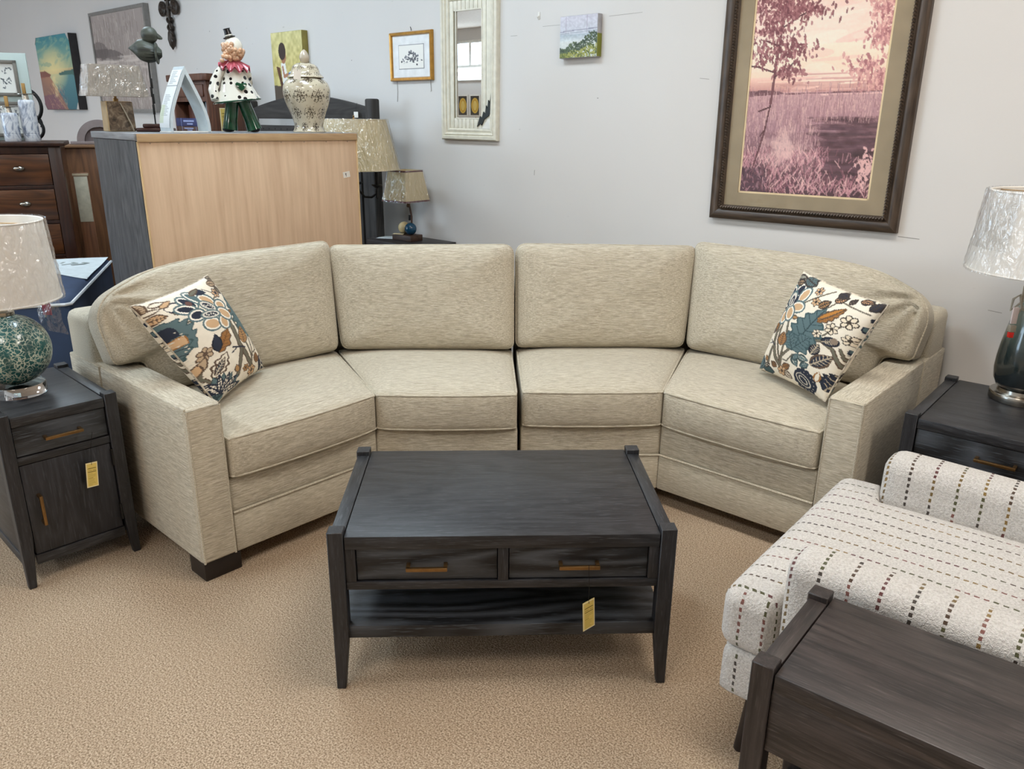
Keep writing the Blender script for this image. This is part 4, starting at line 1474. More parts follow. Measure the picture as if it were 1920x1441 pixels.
def canvas(name, label, xw, z, W, H, d, art, edge, roll=0., sidemat=None, inset=.001):
    t = wall_root(name, label, 'picture', xw, z, roll)
    MB().box(-W / 2, W / 2, -d, 0, -H / 2, H / 2, .003).build('stretcher', sidemat or plain(name + '_edge_' + edge, edge, .7, 0, .15, 20), t)
    print_panel('print', art, W - .004, H - .004, M['print'], t, y=-d - .0012)
    return t
bc = canvas('canvas_painting', 'small square painting of a bridge over a misty river with bushes', -2.735, 1.922, .247, .205, .036, bridge_art(), 'a9a8ac', R(-.3))
MB().box(.1215, .1245, -.0355, -.0005, -.10, .01, 0).build('painted_edge', plain('olive_edge', '7f8434', .7), bc)

# gold framed leaf print
def leaf_art():
    p = Pic(80, 66, 'e8e6e0')
    rs = random.Random(5)
    for k in range(46):
        x, y = rs.gauss(.58, .13), rs.gauss(.55, .17)
        if abs(y - .5) > .33: continue
        a = rs.random() * 6
        p.leaf(x, y, x + math.cos(a) * .09, y + math.sin(a) * .11, .32, rs.choice(['55565c', '6c6d74', '3f4046']))
    for k in range(8):
        x, y = rs.gauss(.26, .05), rs.gauss(.62, .08)
        a = rs.random() * 6
        p.leaf(x, y, x + math.cos(a) * .07, y + math.sin(a) * .1, .3, '7a7b80')
    p.line([(.2, .78), (.45, .6), (.62, .4)], .008, '77776f')
    return p
gp = wall_root('framed_picture', 'small gold framed print of grey leaves on white', 'picture', -4.088, 1.884, R(.0))
M['gold'] = plain('gilt_wood', 'b5853c', .35, .6, .15, 40)
frame_sides(gp, .402, .290, .022, .02, M['gold'], M['gold'], [(0, 0), (0, -.016), (.005, -.024), (.016, -.022), (.022, -.012), (.022, 0)])
MB().box(-.185, .185, -.010, -.008, -.13, .13).build('mat_board', plain('white_mat', 'e3e4e4', .8), gp)
MB().box(-.122, .122, -.0112, -.010, -.075, .07).build('inner_line', plain('grey_line', '8f9094', .8), gp)
print_panel('print', leaf_art(), .236, .137, M['print'], gp, y=-.0122, cz=-.0025)
MB().tube([(0, -.004, .15), (0, -.008, .165), (-.004, -.008, .172)], .002, 6).build('hook', M['black'], gp)
cb_ = MB()
for x in (-.155, .17):
    cb_.tube([(x, -.004, -.145), (x + .004, -.004, -.21), (x - .003, -.004, -.27 + .06 * (x > 0))], .0014, 5)
cb_.build('hanging_cord', plain('brown_cord', '6f675e', .8), gp)

# long mirror in a beadboard frame
mir = wall_root('wall_mirror', 'long whitewashed mirror with beadboard panel and black fir tree cutout', 'mirror', -3.563, 1.812, R(.2))
W, H = .474, .848
M['cream'] = plain('aged_cream_paint', 'd9d4c4', .6, 0, .08, 30)
frame_sides(mir, W, H, .045, .03, M['cream'], M['cream'], [(0, 0), (0, -.022), (.006, -.03), (.022, -.032), (.027, -.024), (.032, -.03), (.040, -.028), (.045, -.018), (.045, 0)])
frame_sides(mir, W - .09, H - .09, .022, .02, M['cream'], M['cream'], [(0, 0), (0, -.018), (.006, -.022), (.016, -.022), (.022, -.016), (.022, 0)])
gx0, gx1, gz0, gz1 = -.112, .102, -.297, .302
px0, px1, pz0, pz1 = -.17, .17, -.357, .357
nb = 10
for k in range(nb):
    x0 = px0 + (px1 - px0) * k / nb; x1 = px0 + (px1 - px0) * (k + 1) / nb
    lo_in, hi_in = max(x0, gx0), min(x1, gx1)
    segs = [(pz0, gz0), (gz1, pz1)] if x1 > gx0 + .004 and x0 < gx1 - .004 else [(pz0, pz1)]
    for (z0, z1) in segs:
        MB().box(x0 + .0015, x1 - .0015, -.013, -.002, z0, z1, .002).build('bead_board', M['cream'], mir)
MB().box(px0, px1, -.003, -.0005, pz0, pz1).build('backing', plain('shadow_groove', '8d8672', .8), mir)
mg = NT('mirror_glass'); mg.base((.92, .93, .93)); mg.set(.005, 1.0)
MB().box(gx0, gx1, -.009, -.004, gz0, gz1).build('mirror_glass', mg.m, mir)
fb = MB()
for (x0, x1, z0, z1) in ((gx0 - .006, gx0 + .002, gz0, gz1), (gx1 - .002, gx1 + .006, gz0, gz1), (gx0, gx1, gz0 - .004, gz0 + .003), (gx0, gx1, gz1 - .003, gz1 + .004)):
    fb.box(x0, x1, -.015, -.004, z0, z1)
fb.build('glass_bead', M['cream'], mir)
MB().prism([(.075, .0), (.10, .02), (.112, .008), (.135, .045), (.185, .07), (.19, .19), (.178, .13), (.168, .15), (.160, .10), (.150, .12), (.142, .07), (.128, .085), (.115, .05), (.10, .06)], .0, .008, mtx=Matrix.Translation((-.005, -.014, -.345)) @ Matrix.Rotation(R(90), 4, 'X')).build('tree_cutout', plain('black_cutout', '1f2322', .6), mir)
MB().prism([(.08, -.012), (.12, -.005), (.16, .04), (.19, .055), (.19, -.012)], .0, .006, mtx=Matrix.Translation((-.005, -.014, -.345)) @ Matrix.Rotation(R(90), 4, 'X')).build('snow_cutout', plain('white_cutout', 'dedcd4', .6), mir)

# canvas of a child reading
def reader_art():
    p = Pic(90, 112, 'c3b774')
    p.grad(0, .6, 'cdc58c', 'bfb06c'); p.mottle(.09, 18, 22, 4)
    p.grad(.80, 1, '4b4136', '3a2f2a'); p.poly([(0, .72), (.3, .74), (.5, .84), (1, .86), (1, 1), (0, 1)], '51453a')
    p.poly([(.12, .46), (.24, .48), (.30, .74), (.24, .76)], '5b3a26'); p.poly([(.22, .68), (.52, .66), (.52, .72), (.26, .74)], '4a2f20')
    p.poly([(.48, .70), (.53, .70), (.62, 1), (.56, 1)], '4a2f20'); p.poly([(.24, .74), (.29, .74), (.34, 1), (.28, 1)], '4a2f20')
    p.poly([(.34, .80), (.54, .84), (.54, .89), (.33, .85)], '4a2f20')
    p.poly([(.28, .42), (.42, .42), (.46, .58), (.46, .68), (.30, .68)], 'e6e4df'); p.poly([(.30, .68), (.55, .66), (.62, .76), (.50, .82), (.34, .82)], 'dfe3ea')
    p.line([(.33, .48), (.36, .60), (.52, .58)], .05, 'a8785a'); p.ell(.37, .33, .085, .10, 0, 'a06f52'); p.ell(.34, .26, .115, .12, .2, '3a2c25')
    p.poly([(.50, .56), (.66, .52), (.70, .62), (.56, .68)], '3f6ea3'); p.poly([(.52, .55), (.66, .51), (.68, .57)], 'd8e0e6')
    p.line([(.55, .74), (.60, .90)], .045, '9b6d50')
    return p
rd = canvas('canvas_painting', 'yellow painting of a seated child reading, behind the ginger jar', -5.425, 1.852, .405, .505, .05, reader_art(), '8f8342')

# iron cross
cr = wall_root('wall_cross', 'twisted dark iron cross hanging at the top of the wall', 'cross', -7.235, 2.30)
b = MB()
def ringc(x, z, r, tr=.014, n=20):
    b.tube([(x + r * math.cos(2 * math.pi * k / n), -.03, z + r * math.sin(2 * math.pi * k / n)) for k in range(n)], tr, 6, True)
for sgn in (1, -1):
    b.tube([(sgn * .03 * math.cos(k * .62), -.03 + sgn * .012 * math.sin(k * .62), .02 - k * .0125) for k in range(16)], .014, 6)
    b.tube([(sgn * .03 * math.cos(k * .62), -.03 + sgn * .012 * math.sin(k * .62), .16 + k * .0125) for k in range(14)], .014, 6)
b.lathe([(.002, -.235), (.024, -.20), (.034, -.15), (.028, -.10), (.014, -.06), (.01, 0), (.016, .05), (.02, .1), (.012, .16)], 12, mtx=Matrix.Translation((0, -.03, 0)))
ringc(-.11, .10, .05); ringc(.11, .10, .05); ringc(-.11, .10, .022, .016); ringc(.11, .10, .022, .016)
b.tube([(-.16, -.03, .1), (.16, -.03, .1)], .016, 6)
b.tube([(0, -.03, .1), (0, 0, .1)], .01, 6)
b.build('cross_body', plain('bronze_iron', '3a322c', .45, .5), cr)

# tall birch-grey canvas in a silver frame
def grey_art():
    p = Pic(110, 90, 'a59a93')
    p.grad(0, .45, 'a89d98', '9a8f8a'); p.grad(.45, 1, 'b3a7a0', '9c908a')
    rs = random.Random(8)
    for k in range(420):
        x, y = rs.random(), rs.random()
        p.line([(x, y), (x + rs.uniform(-.005, .005), y + rs.uniform(.04, .16))], .008, rs.choice(['cfc6c0', 'd8d0ca', '8a7e79', '776c68', 'bfb5ae']), .5)
    p.ell(.25, .42, .3, .06, .1, '554d4c', .6); p.ell(.1, .38, .16, .10, .1, '5c5352', .5)
    for k in range(40):
        p.ell(rs.random(), rs.uniform(.45, .6), rs.uniform(.05, .15), .012, 0, 'd6ccc5', .4)
    return p
gc = wall_root('framed_picture', 'grey and white streaked landscape in a silver frame behind the carved bird', 'picture', -8.29, 2.01)
M['silver'] = plain('silver_frame', '8d8b88', .4, .4, .1, 30)
frame_sides(gc, 1.24, .93, .03, .05, M['silver'], M['silver'])
print_panel('print', grey_art(), 1.185, .875, M['print'], gc, y=-.042)

# sunset canvas with cardboard corners
def sunset_art():
    p = Pic(100, 90, '4f8d97')
    p.grad(0, .45, '3f8794', 'a9b795'); p.grad(.45, .52, 'cbb98a', 'a58f78'); p.grad(.52, 1, '5f8f94', '3d6b78')
    rs = random.Random(4)
    for k in range(30, 0, -1):
        p.ell(.42, .44, .015 * k, .011 * k, 0, 'f2dfa0', .07)
    for k in range(60):
        p.ell(rs.random(), rs.uniform(0, .4), rs.uniform(.04, .14), rs.uniform(.01, .03), rs.uniform(-.8, .2), rs.choice(['2f7c8c', 'c2c49c', 'd8cf9a', '6aa0a0']), .25)
    p.poly([(0, .47), (.16, .46), (.34, .52), (.3, .54), (0, .56)], '8a5a50'); p.poly([(.55, .51), (.75, .48), (1, .47), (1, .54), (.6, .53)], '4a6f68')
    p.poly([(0, .54), (.3, .55), (.45, .7), (.66, .95), (.7, 1), (0, 1)], 'a8705c', .8)
    p.poly([(0, .8), (.4, .78), (.6, 1), (0, 1)], '7b5566', .7)
    for k in range(25):
        p.ell(.40 + rs.gauss(0, .03), .55 + .011 * k, .05, .02, 0, 'f0dca2', .3)
    for k in range(160):
        x = rs.uniform(.2, .7); y = rs.uniform(.7, 1)
        p.line([(x, y), (x + rs.uniform(-.1, .02), y - rs.uniform(.02, .1))], .006, rs.choice(['d8b08a', '9a6f74', '6a5560']), .5)
    return p
su = canvas('canvas_painting', 'bright sunset seascape canvas in teal and orange on the far wall', -9.89, 1.95, .98, .755, .085, sunset_art(), '2b2a2c', R(0), )
cbm = plain('clear_corner_guard', 'c9c6c2', .3)
for (x, z) in ((-.49, .3775), (-.49, -.3775), (.49, -.3775), (.49, .3775)):
    sx, sz = (1 if x < 0 else -1), (1 if z < 0 else -1)
    MB().prism([(0, 0), (sx * .06, 0), (0, sz * .07)], 0, .004, mtx=Matrix.Translation((x, -.088, z)) @ Matrix.Rotation(R(90), 4, 'X')).build('corner_guard', cbm, su)

# picture hook left on the bare wall
hk = wall_root('wall_hook', 'small white adhesive hook on the bare wall right of the mirror', 'hook', -3.037, 2.044)
MB().box(-.008, .008, -.004, 0, -.018, .02, .002).build('plate', M['white_metal'], hk)
MB().tube([(0, -.004, .0), (0, -.012, -.012), (0, -.016, -.004)], .0025, 6).build('prong', M['white_metal'], hk)

# two medallion prints and a small lamp on the far side of the room (they show in the mirror)
def medallion_art():
    p = Pic(40, 56, '4a443c')
    p.ell(.5, .5, .40, .40, 0, 'd9b44e'); p.ell(.5, .5, .30, .32, 0, 'c99b36'); p.ell(.5, .5, .22, .25, 0, 'e0c46e')
    return p
for k, x in enumerate((-13.36, -12.98)):
    t = thing('framed_picture', ('left' if k else 'right') + ' one of two dark prints with a yellow oval reflected in the long mirror', 'picture', wp(x, QF, 1.82), rot=(0, 0, WR + math.pi), group='oval medallion prints')
    frame_sides(t, .33, .46, .03, .025, M['white_metal'], M['white_metal'])
    print_panel('print', medallion_art(), .275, .40, M['print'], t, y=-.015)
t = thing('strip_light', 'twin tube strip light on the far wall, seen only in the mirror', 'light', wp(-13.1, QF, 2.48), rot=(0, 0, WR + math.pi))
MB().box(-.6, .6, -.05, 0, -.14, .14, .005).build('housing', M['white_metal'], t)
for z in (.075, -.075):
    MB().tube([(-.58, -.085, z), (.58, -.085, z)], .03, 12).build('tube', M['lamp_e'], t)

# ------------------------------------------------------------------ tall chest seen from behind, with its display
M['greywood'] = wood('grey_washed_oak_upright', '181717', '545253', 'z', .55, .65, .35, 4, '6a6867')
M['ply'] = wood('raw_plywood_back', 'bf9f82', 'd8ba9c', 'z', .35, .75, .22, 21, None, 5, 3)
M['plyedge'] = wood('raw_pine_rail', 'a58562', 'c5a67e', 'x', .5, .75, .2, 8)
CA = R(43)
CW, CD, CT = 1.128, .60, 1.433
gch = thing('tall_chest', 'tall grey oak chest turned with its raw plywood back to the sofa', 'chest', (-1.666, 3.6, 0), CA)
MB().box(0, .022, .0035, CD, 0, CT - .032, .002).build('side_panel', M['greywood'], gch)
MB().box(CW - .022, CW, .0035, CD, 0, CT - .032, .002).build('side_panel', M['greywood'], gch)
MB().box(-.006, CW + .004, -.004, CD + .012, CT - .030, CT, .003).build('top', wood('grey_washed_top', '6a6a6c', '98989a', 'y', .55, .5, .2, 6), gch)
MB().box(.004, CW - .004, -.012, -.0045, CT - .036, CT - .002, .001).build('back_rail', M['plyedge'], gch)
MB().box(.010, CW - .010, -.003, .0034, .06, CT - .034, .0005).build('back_panel', M['ply'], gch)
ple = plain('pale_ply_edge', 'c9aa7e', .7, 0, .15, 8)
for x in (.002, CW - .010):
    MB().box(x, x + .008, -.006, .0, .02, CT - .036, .0005).build('edge_strip', ple, gch)
for k, (z0, z1) in enumerate(((.08, .38), (.40, .70), (.72, 1.02), (1.04, 1.38))):
    d = MB().box(.028, CW - .028, CD - .012, CD + .008, z0, z1, .002).build('drawer', M['greywood'], gch)
    MB().box(CW / 2 - .07, CW / 2 + .07, CD + .02, CD + .03, (z0 + z1) / 2 - .005, (z0 + z1) / 2 + .005, .001).box(CW / 2 - .06, CW / 2 - .05, CD + .006, CD + .022, (z0 + z1) / 2 - .004, (z0 + z1) / 2 + .004).box(CW / 2 + .05, CW / 2 + .06, CD + .006, CD + .022, (z0 + z1) / 2 - .004, (z0 + z1) / 2 + .004).build('handle', M['steel'], d)
nl = MB()
for k in range(9):
    nl.lathe([(.0022, 0), (.0022, .0015), (.001, .002)], 8, mtx=Matrix.Translation((.06 + k * .126, -.0028, CT - .043)) @ Matrix.Rotation(R(90), 4, 'X'))
nl.build('staple_row', M['steel'], gch)['kind'] = 'stuff'
# little sticker with an arrow
st = thing('sticker', 'small white sticker with a black arrow on the plywood back', 'sticker', local(gch, 1.052, -.0032, 1.222), rot=(0, R(-8), CA))
MB().box(-.021, .021, -.0012, 0, -.015, .015).build('paper', plain('sticker_paper', 'ddd6cb', .6), st)
ar = MB().prism([(-.0015, -.009), (.0015, -.009), (.0015, .002), (.0045, .002), (0, .009), (-.0045, .002), (-.0015, .002)], 0, .0006, mtx=Matrix.Translation((-.004, -.0013, 0)) @ Matrix.Rotation(R(90), 4, 'X'))
ar.build('arrow', plain('arrow_ink', '2a2a30', .6), st)

def on_chest(x, y):
    return local(gch, x, y, CT + .0005)
# ginger jar
def jar_art():
    p = Pic(300, 150, 'c9bfa8')
    p.mottle(.035, 30, 20, 3)
    ink = '463a2e'
    rs = random.Random(12)
    def curl(x, y, s, d):
        pts = []
        for k in range(14):
            a = d + k * .5; r = s * (1 - k / 15)
            pts.append((x + math.cos(a) * r * .55, y + math.sin(a) * r))
        p.line(pts, .0042, ink)
        for k in range(0, 12, 3):
            p.ell(pts[k][0], pts[k][1], .0042, .009, d, ink)
    def motif(x, y, s):
        for sx in (-1, 1):
            for (dx, dy, r, a) in ((.35, -.3, .30, .5), (.6, .1, .26, 2.), (.3, .5, .28, 3.4), (.18, .05, .2, 1.)):
                curl(x + sx * dx * s * .5, y + dy * s, r * s, a if sx > 0 else math.pi - a)
        for k in range(6):
            p.ell(x, y - s * .6 + k * s * .22, .004, .009, 0, ink)
        for k in range(5):
            a = -.4 - k * .57
            p.line([(x, y - .3 * s), (x + math.cos(a) * s * .25, y - .3 * s + math.sin(a) * s * .5)], .0042, ink)
    for r, y in enumerate((.16, .42, .68, .90)):
        for k in range(8):
            motif((k + (.5 if r % 2 else 0)) / 8 + .01, y, .13 if r in (1, 2) else .09)
    for k in range(420):
        p.ell(rs.random(), rs.random(), .003, .006, rs.random() * 3, ink if rs.random() < .5 else 'a5977c', .8)
    return p
JA = jar_art()
def lathe_print(name, prof, pic, mat, parent, n=72):
    """lathe whose colours come from pic, wrapped once around; prof from bottom to top"""
    m = 84
    L = [0]
    for i in range(len(prof) - 1):
        L.append(L[-1] + math.hypot(prof[i + 1][0] - prof[i][0], prof[i + 1][1] - prof[i][1]))
    pts = []
    k = 0
    for i in range(m):
        d = L[-1] * i / (m - 1)
        while k < len(L) - 2 and L[k + 1] < d:
            k += 1
        t = (d - L[k]) / max(1e-9, L[k + 1] - L[k])
        pts.append((lerp(prof[k][0], prof[k + 1][0], t), lerp(prof[k][1], prof[k + 1][1], t)))
    n = pic.w
    o = MB().lathe(pts, n, cap=False).build(name, mat, parent, angle=60)
    a = pic.linear()
    rows = [a[min(pic.h - 1, int((1 - i / (m - 1)) * (pic.h - 1)))] for i in range(m)]
    paint_mesh(o.data, np.concatenate(rows, 0))
    return o
M['glaze'] = vcol('printed_glaze', .12, Coat_Weight=.6, Coat_Roughness=.05)
def smooth_prof(pts, n=8):
    out = []
    P = [Vector(p) for p in pts]
    for i in range(len(P) - 1):
        p0 = P[max(0, i - 1)]; p1 = P[i]; p2 = P[i + 1]; p3 = P[min(len(P) - 1, i + 2)]
        for k in range(n):
            t = k / n
            q = .5 * ((2 * p1) + (p2 - p0) * t + (2 * p0 - 5 * p1 + 4 * p2 - p3) * t * t + (3 * p1 - p0 - 3 * p2 + p3) * t ** 3)
            out.append((max(.001, q.x), q.y))
    out.append(tuple(P[-1]))
    return out
jar = thing('ginger_jar', 'cream crackled lidded jar with dark scroll pattern on the tall chest', 'jar', on_chest(.935, .15), .3)
body = smooth_prof([(.081, 0), (.083, .006), (.076, .02), (.074, .04), (.088, .09), (.108, .14), (.120, .185), (.118, .225), (.100, .255), (.074, .268), (.070, .276), (.070, .292)])
lathe_print('jar_body', body, JA, M['glaze'], jar)
MB().lathe([(.001, .001), (.08, .001)], 40, cap=False).build('foot_disc', plain('bisque', 'b5aa94', .8), jar)
ld = smooth_prof([(.070, .270), (.088, .268), (.090, .274), (.074, .292), (.070, .305), (.060, .325), (.040, .337), (.016, .341)])
lid = lathe_print('lid', ld, JA, M['glaze'], jar)
MB().lathe(smooth_prof([(.012, .338), (.020, .346), (.026, .362), (.023, .378), (.012, .396), (.002, .404)], 5), 24).build('finial', plain('celadon_glaze', 'b8ab98', .12), lid)
jt = hang_tag('blank white tag hanging on the ginger jar lid', local(jar, -.045, -.125, .302), R(25), .036, .048, R(6), [(.01, .02, .02), (.02, .035, .045)], 3)
for c in jt.children:
    if c.name.startswith('print'):
        bpy.data.objects.remove(c)
    elif c.name.startswith('card'):
        c.data.materials.clear(); c.data.materials.append(plain('blank_card', 'ddd3c6', .7))

# ceramic clown, seen from behind
def dotted():
    t = NT('white_glaze_black_dots')
    v = t.n('ShaderNodeTexVoronoi'); v.inputs['Scale'].default_value = 32; v.inputs['Randomness'].default_value = .4
    t.l(t.coord(), v.inputs['Vector'])
    t.base(t.mix(t.math('LESS_THAN', v.outputs['Distance'], .31), 'dcd8cc', '17171a'))
    t.set(.1)
    t.b.inputs['Coat Weight'].default_value = .5
    return t.m
clown = thing('clown_figurine', 'glazed ceramic clown seen from behind, dotted white coat and small black hat', 'figurine', on_chest(.577, .20), R(20))
CL = .478
gr_ = plain('green_glaze', '15402a', .12, 0, .35, 25, Coat_Weight=.5)
bl_ = plain('black_glaze', '141416', .12)
rd_ = plain('red_glaze', 'ad5560', .14, 0, .2, 30)
wh_ = plain('white_glaze', 'dcd6c8', .12)
hr_ = plain('ginger_glaze', 'c9a080', .2, 0, .3, 60)
for sx, dx in ((-1, -.006), (1, .028)):
    MB().tube([(sx * .022, 0, .17), (sx * .028 + dx * .3, 0, .12), (sx * .036 + dx * .7, 0, .06), (sx * .042 + dx, -.002, .012)], [.030, .031, .033, .037], 18).build('trouser_leg', gr_, clown)
    MB().sphere((sx * .044 + dx - .004, .012, .013), .03, 16, 10, (1.05, 1.5, .42)).build('shoe', bl_, clown)
coat = MB().lathe(smooth_prof([(.112, .146), (.106, .156), (.088, .19), (.070, .23), (.055, .27), (.044, .30), (.030, .32), (.012, .325)], 5), 48,
                  fn=lambda x, y, z: (x * (1 + .05 * math.sin(6 * math.atan2(y, x)) * (z < .2)), y * .78, z + .012 * (x / .1) * (z < .22) + .004 * math.sin(5 * math.atan2(y, x)) * (z < .17))).build('coat', dotted(), clown)
MB().tube([(.107 * math.cos(a) * 1.03, .107 * .78 * math.sin(a) * 1.03, .148 + .0125 * math.cos(a)) for a in [2 * math.pi * k / 40 for k in range(40)]], .004, 6, True).build('hem', gr_, coat)
MB().tube([(-.044, 0, .305), (-.074, -.004, .275), (-.096, -.01, .235), (-.108, -.02, .195), (-.104, -.04, .150)], [.021, .023, .024, .024, .019], 16).build('sleeve', dotted(), clown)
MB().tube([(.040, 0, .302), (.058, .02, .27), (.060, .05, .235), (.05, .07, .20)], [.020, .022, .022, .018], 16).build('sleeve', dotted(), clown)
hb = MB()
hb.prism([(0, -.022), (.020, -.003), (.028, .012), (.018, .021), (0, .011), (-.018, .021), (-.028, .012), (-.020, -.003)], 0, .009, .002, mtx=Matrix.Translation((.022, -.063, .212)) @ Matrix.Rotation(R(74), 4, 'X'))
hb.build('heart_patch', gr_, coat)
ru = MB()
def ruff(u, v):
    a = 2 * math.pi * u
    r = lerp(.022, .074, v)
    return (r * math.cos(a), r * .85 * math.sin(a), .338 - .03 * v + .009 * v * math.sin(a * 11) - .016 * v * math.cos(a + 1.2))
ru.grid(ruff, 110, 8)
ru.grid(lambda u, v: tuple(Vector(ruff(1 - u, v)) - Vector((0, 0, .008))), 110, 8)
ru.build('ruffle_collar', rd_, clown)
MB().sphere((.004, 0, .394), .044, 24, 16, (1, 1, 1.12)).build('head', wh_, clown)
ha = MB()
rs_ = random.Random(4)
for k in range(120):
    a = rs_.uniform(-3.1, .35); z = rs_.uniform(-.045, .018)
    if a > -.7 and z > -.01: continue
    if z > .0 and a > -1.6: continue
    rr_ = math.sqrt(max(.0004, .046 ** 2 - (z * .9) ** 2))
    ha.sphere((.002 + rr_ * math.cos(a) * .98, rr_ * math.sin(a) * .98, .388 + z), rs_.uniform(.009, .013), 8, 6)
for k in range(40):
    ha.sphere((rs_.gauss(-.012, .014), -.03 + rs_.gauss(0, .006), .352 + rs_.gauss(0, .01)), .011, 8, 6)
ha.build('curly_hair', hr_, clown, angle=175)
hm = Matrix.Translation((-.010, 0, .438)) @ Matrix.Rotation(R(-14), 4, 'Y')
h_ = MB().lathe([(.001, 0), (.027, -.003), (.030, .002), (.018, .006), (.015, .036), (.018, .040), (.001, .041)], 24, mtx=hm)
h_ = h_.build('top_hat', bl_, clown)
MB().lathe([(.0175, .006), (.0185, .008), (.0172, .013)], 24, mtx=hm, cap=False).build('hat_band', wh_, h_)

# pointed arch of white board
arch = thing('arch_ornament', 'white pointed arch ornament wrapped with printed paper on the tall chest', 'ornament', on_chest(.292, .165), R(49))
def arch_pts(hw, h, n=16):
    L = []
    for k in range(n + 1):
        t = k / n
        z = h * t
        x = -hw * (1 - t ** 1.55) * (1 + .12 * math.sin(math.pi * min(1, t * 1.2)) * (1 - t))
        L.append((x, z))
    return L + [(-x, z) for (x, z) in L[::-1][1:]]
o_, i_ = arch_pts(.099, .292), arch_pts(.086, .258)
A_ = MB()
vs = []; fs = []
n = len(o_)
DP = .10
for (p, q) in zip(o_, i_):
    vs += [(p[0], -DP / 2, p[1]), (p[0], DP / 2, p[1]), (q[0], -DP / 2, q[1]), (q[0], DP / 2, q[1])]
for k in range(n - 1):
    a = 4 * k; b = a + 4
    fs += [(a, a + 1, b + 1, b), (a + 2, b + 2, b + 3, a + 3), (a, b, b + 2, a + 2), (a + 1, a + 3, b + 3, b + 1)]
fs += [(0, 2, 3, 1), (4 * n - 4, 4 * n - 3, 4 * n - 1, 4 * n - 2)]
A_.add(vs, fs).build('arch_band', plain('white_arch', 'c6d0d4', .25), arch)
MB().box(-.105, .105, -DP / 2, DP / 2, 0, .006, .001).build('base_strip', M['white_metal'], arch)
pp = Pic(26, 70, 'dfe2e2')
rs_ = random.Random(9)
for (y0, y1) in ((.04, .24), (.30, .36), (.44, .80)):
    y = y0
    while y < y1:
        pp.line([(.15, y), (.15 + rs_.uniform(.3, .65), y)], .012, '8f9698', .7); y += .028
pp.poly([(0, .265), (1, .265), (1, .28), (0, .28)], '7f8688'); pp.poly([(0, .60), (.4, .60), (.4, .92), (0, .92)], 'bcc7a4', .6)
def sleeve_fn(u, v):
    k = (1 - v) * 14 + 1.2
    i = min(int(k), n - 2); t = k - i
    x = lerp(o_[i][0], o_[i + 1][0], t); z = lerp(o_[i][1], o_[i + 1][1], t)
    return (x - .0025, (.5 - u) * (DP - .004), z)
print_panel('paper_sleeve', pp, 1, 1, M['print'], arch, fn=sleeve_fn)

# carved bird on a rod
bird = thing('bird_sculpture', 'carved grey wooden bird on a thin rod with a stepped base', 'sculpture', on_chest(.235, .395), R(14))
vd = wood('verdigris_wood', '24261f', '585d53', 'x', .6, .5, .4, 3)
MB().prism([(-.085, -.045), (.085, -.045), (.085, .045), (-.085, .045)], 0, .018, .006, 3).build('base', plain('mahogany_base', '3a211c', .2), bird)
MB().prism([(-.055, -.032), (.055, -.032), (.055, .032), (-.055, .032)], .018, .037, .006, 3).build('base_step', plain('mahogany_step', '3a211c', .2), bird)
MB().tube([(0, 0, .03), (.003, 0, .32)], .0035, 8).build('rod', M['black'], bird)
rb = MB()
for k, z in enumerate((.08, .13, .16, .20)):
    rb.box(-.004 + .006 * (k % 2), .006 + .004 * (k % 2), -.006, .004, z, z + .045, .001)
rb.build('dark_ribbon', M['black'], bird)
bb = MB()
def bodyf(u, v):
    a = 2 * math.pi * u; t = v
    x = lerp(-.078, .068, t)
    w = max(.0006, math.sin(math.pi * min(1, t * .93 + .01)) ** .75) * (.052 if t > .3 else .052 * (.45 + .55 * (t / .3)))
    return (x, .62 * w * math.cos(a) * 1.1, .358 + .98 * w * math.sin(a) + .02 * (1 - t) - .0 + .0015 * math.sin(a * 40) * (t > .5))
bb.grid(bodyf, 100, 28)
bb.build('body', vd, bird, angle=175)
MB().lathe([(.045, -.004), (.05, 0), (.045, .004)], 30, mtx=Matrix.Translation((.046, 0, .358)) @ Matrix.Rotation(R(90), 4, 'Y')).build('neck_ring', vd, bird)
MB().sphere((.022, 0, .437), .038, 22, 14, (1, .85, 1)).build('head', vd, bird, angle=175)
MB().tube([(.05, 0, .437), (.068, 0, .427), (.078, 0, .423)], [.014, .010, .004], 10).build('bill', vd, bird)

# lamp with a rectangular shade
sl = thing('table_lamp', 'small lamp with grey rectangular shade on a tan and marble block', 'lamp', on_chest(.085, .46), 0)
sl.rotation_euler = (0, 0, CA)
def taper_box(x0, x1, y0, y1, z0, z1, k, ky=None):
    ky = k if ky is None else ky
    def f(x, y, z):
        t = (z - z0) / (z1 - z0)
        return (lerp(x, x * k, t), lerp(y, y * ky, t), z)
    return MB().box(x0, x1, y0, y1, z0, z1, .002, 1, fn=f)
taper_box(-.062, .062, -.040, .040, .001, .138, .94).build('base_block', plain('tan_travertine', 'a88f68', .5, 0, .15, 20), sl)
mbl = NT('brown_marble'); mbl.base(mbl.ramp(mbl.noise(mbl.coord(), 22, 5, .6, 1.5), [(.3, '2b241d'), (.5, '5d4c3c'), (.62, '7a6a57'), (.75, '3d3229')])); mbl.set(.12)
taper_box(-.056, .064, -.0425, -.030, .004, .136, .96, 1.0).build('marble_panel', mbl.m, sl)
MB().lathe([(.012, .138), (.012, .150), (.006, .153), (.006, .19), (.001, .19)], 16).build('socket', M['brass'], sl)
sh = MB()
x0, y0, kx, z0, z1 = .137, .058, .80, .160, .299
vs = []; fs = []
for (zz, kk) in ((z0, 1), (z1, kx), (z1, kx - .03), (z0, .97)):
    ky = 1 if zz == z0 else .95
    for sx, sy in ((-1, -1), (1, -1), (1, 1), (-1, 1)):
        vs.append((sx * x0 * kk, sy * y0 * ky * (1 if kk in (1, kx) else .95), zz))
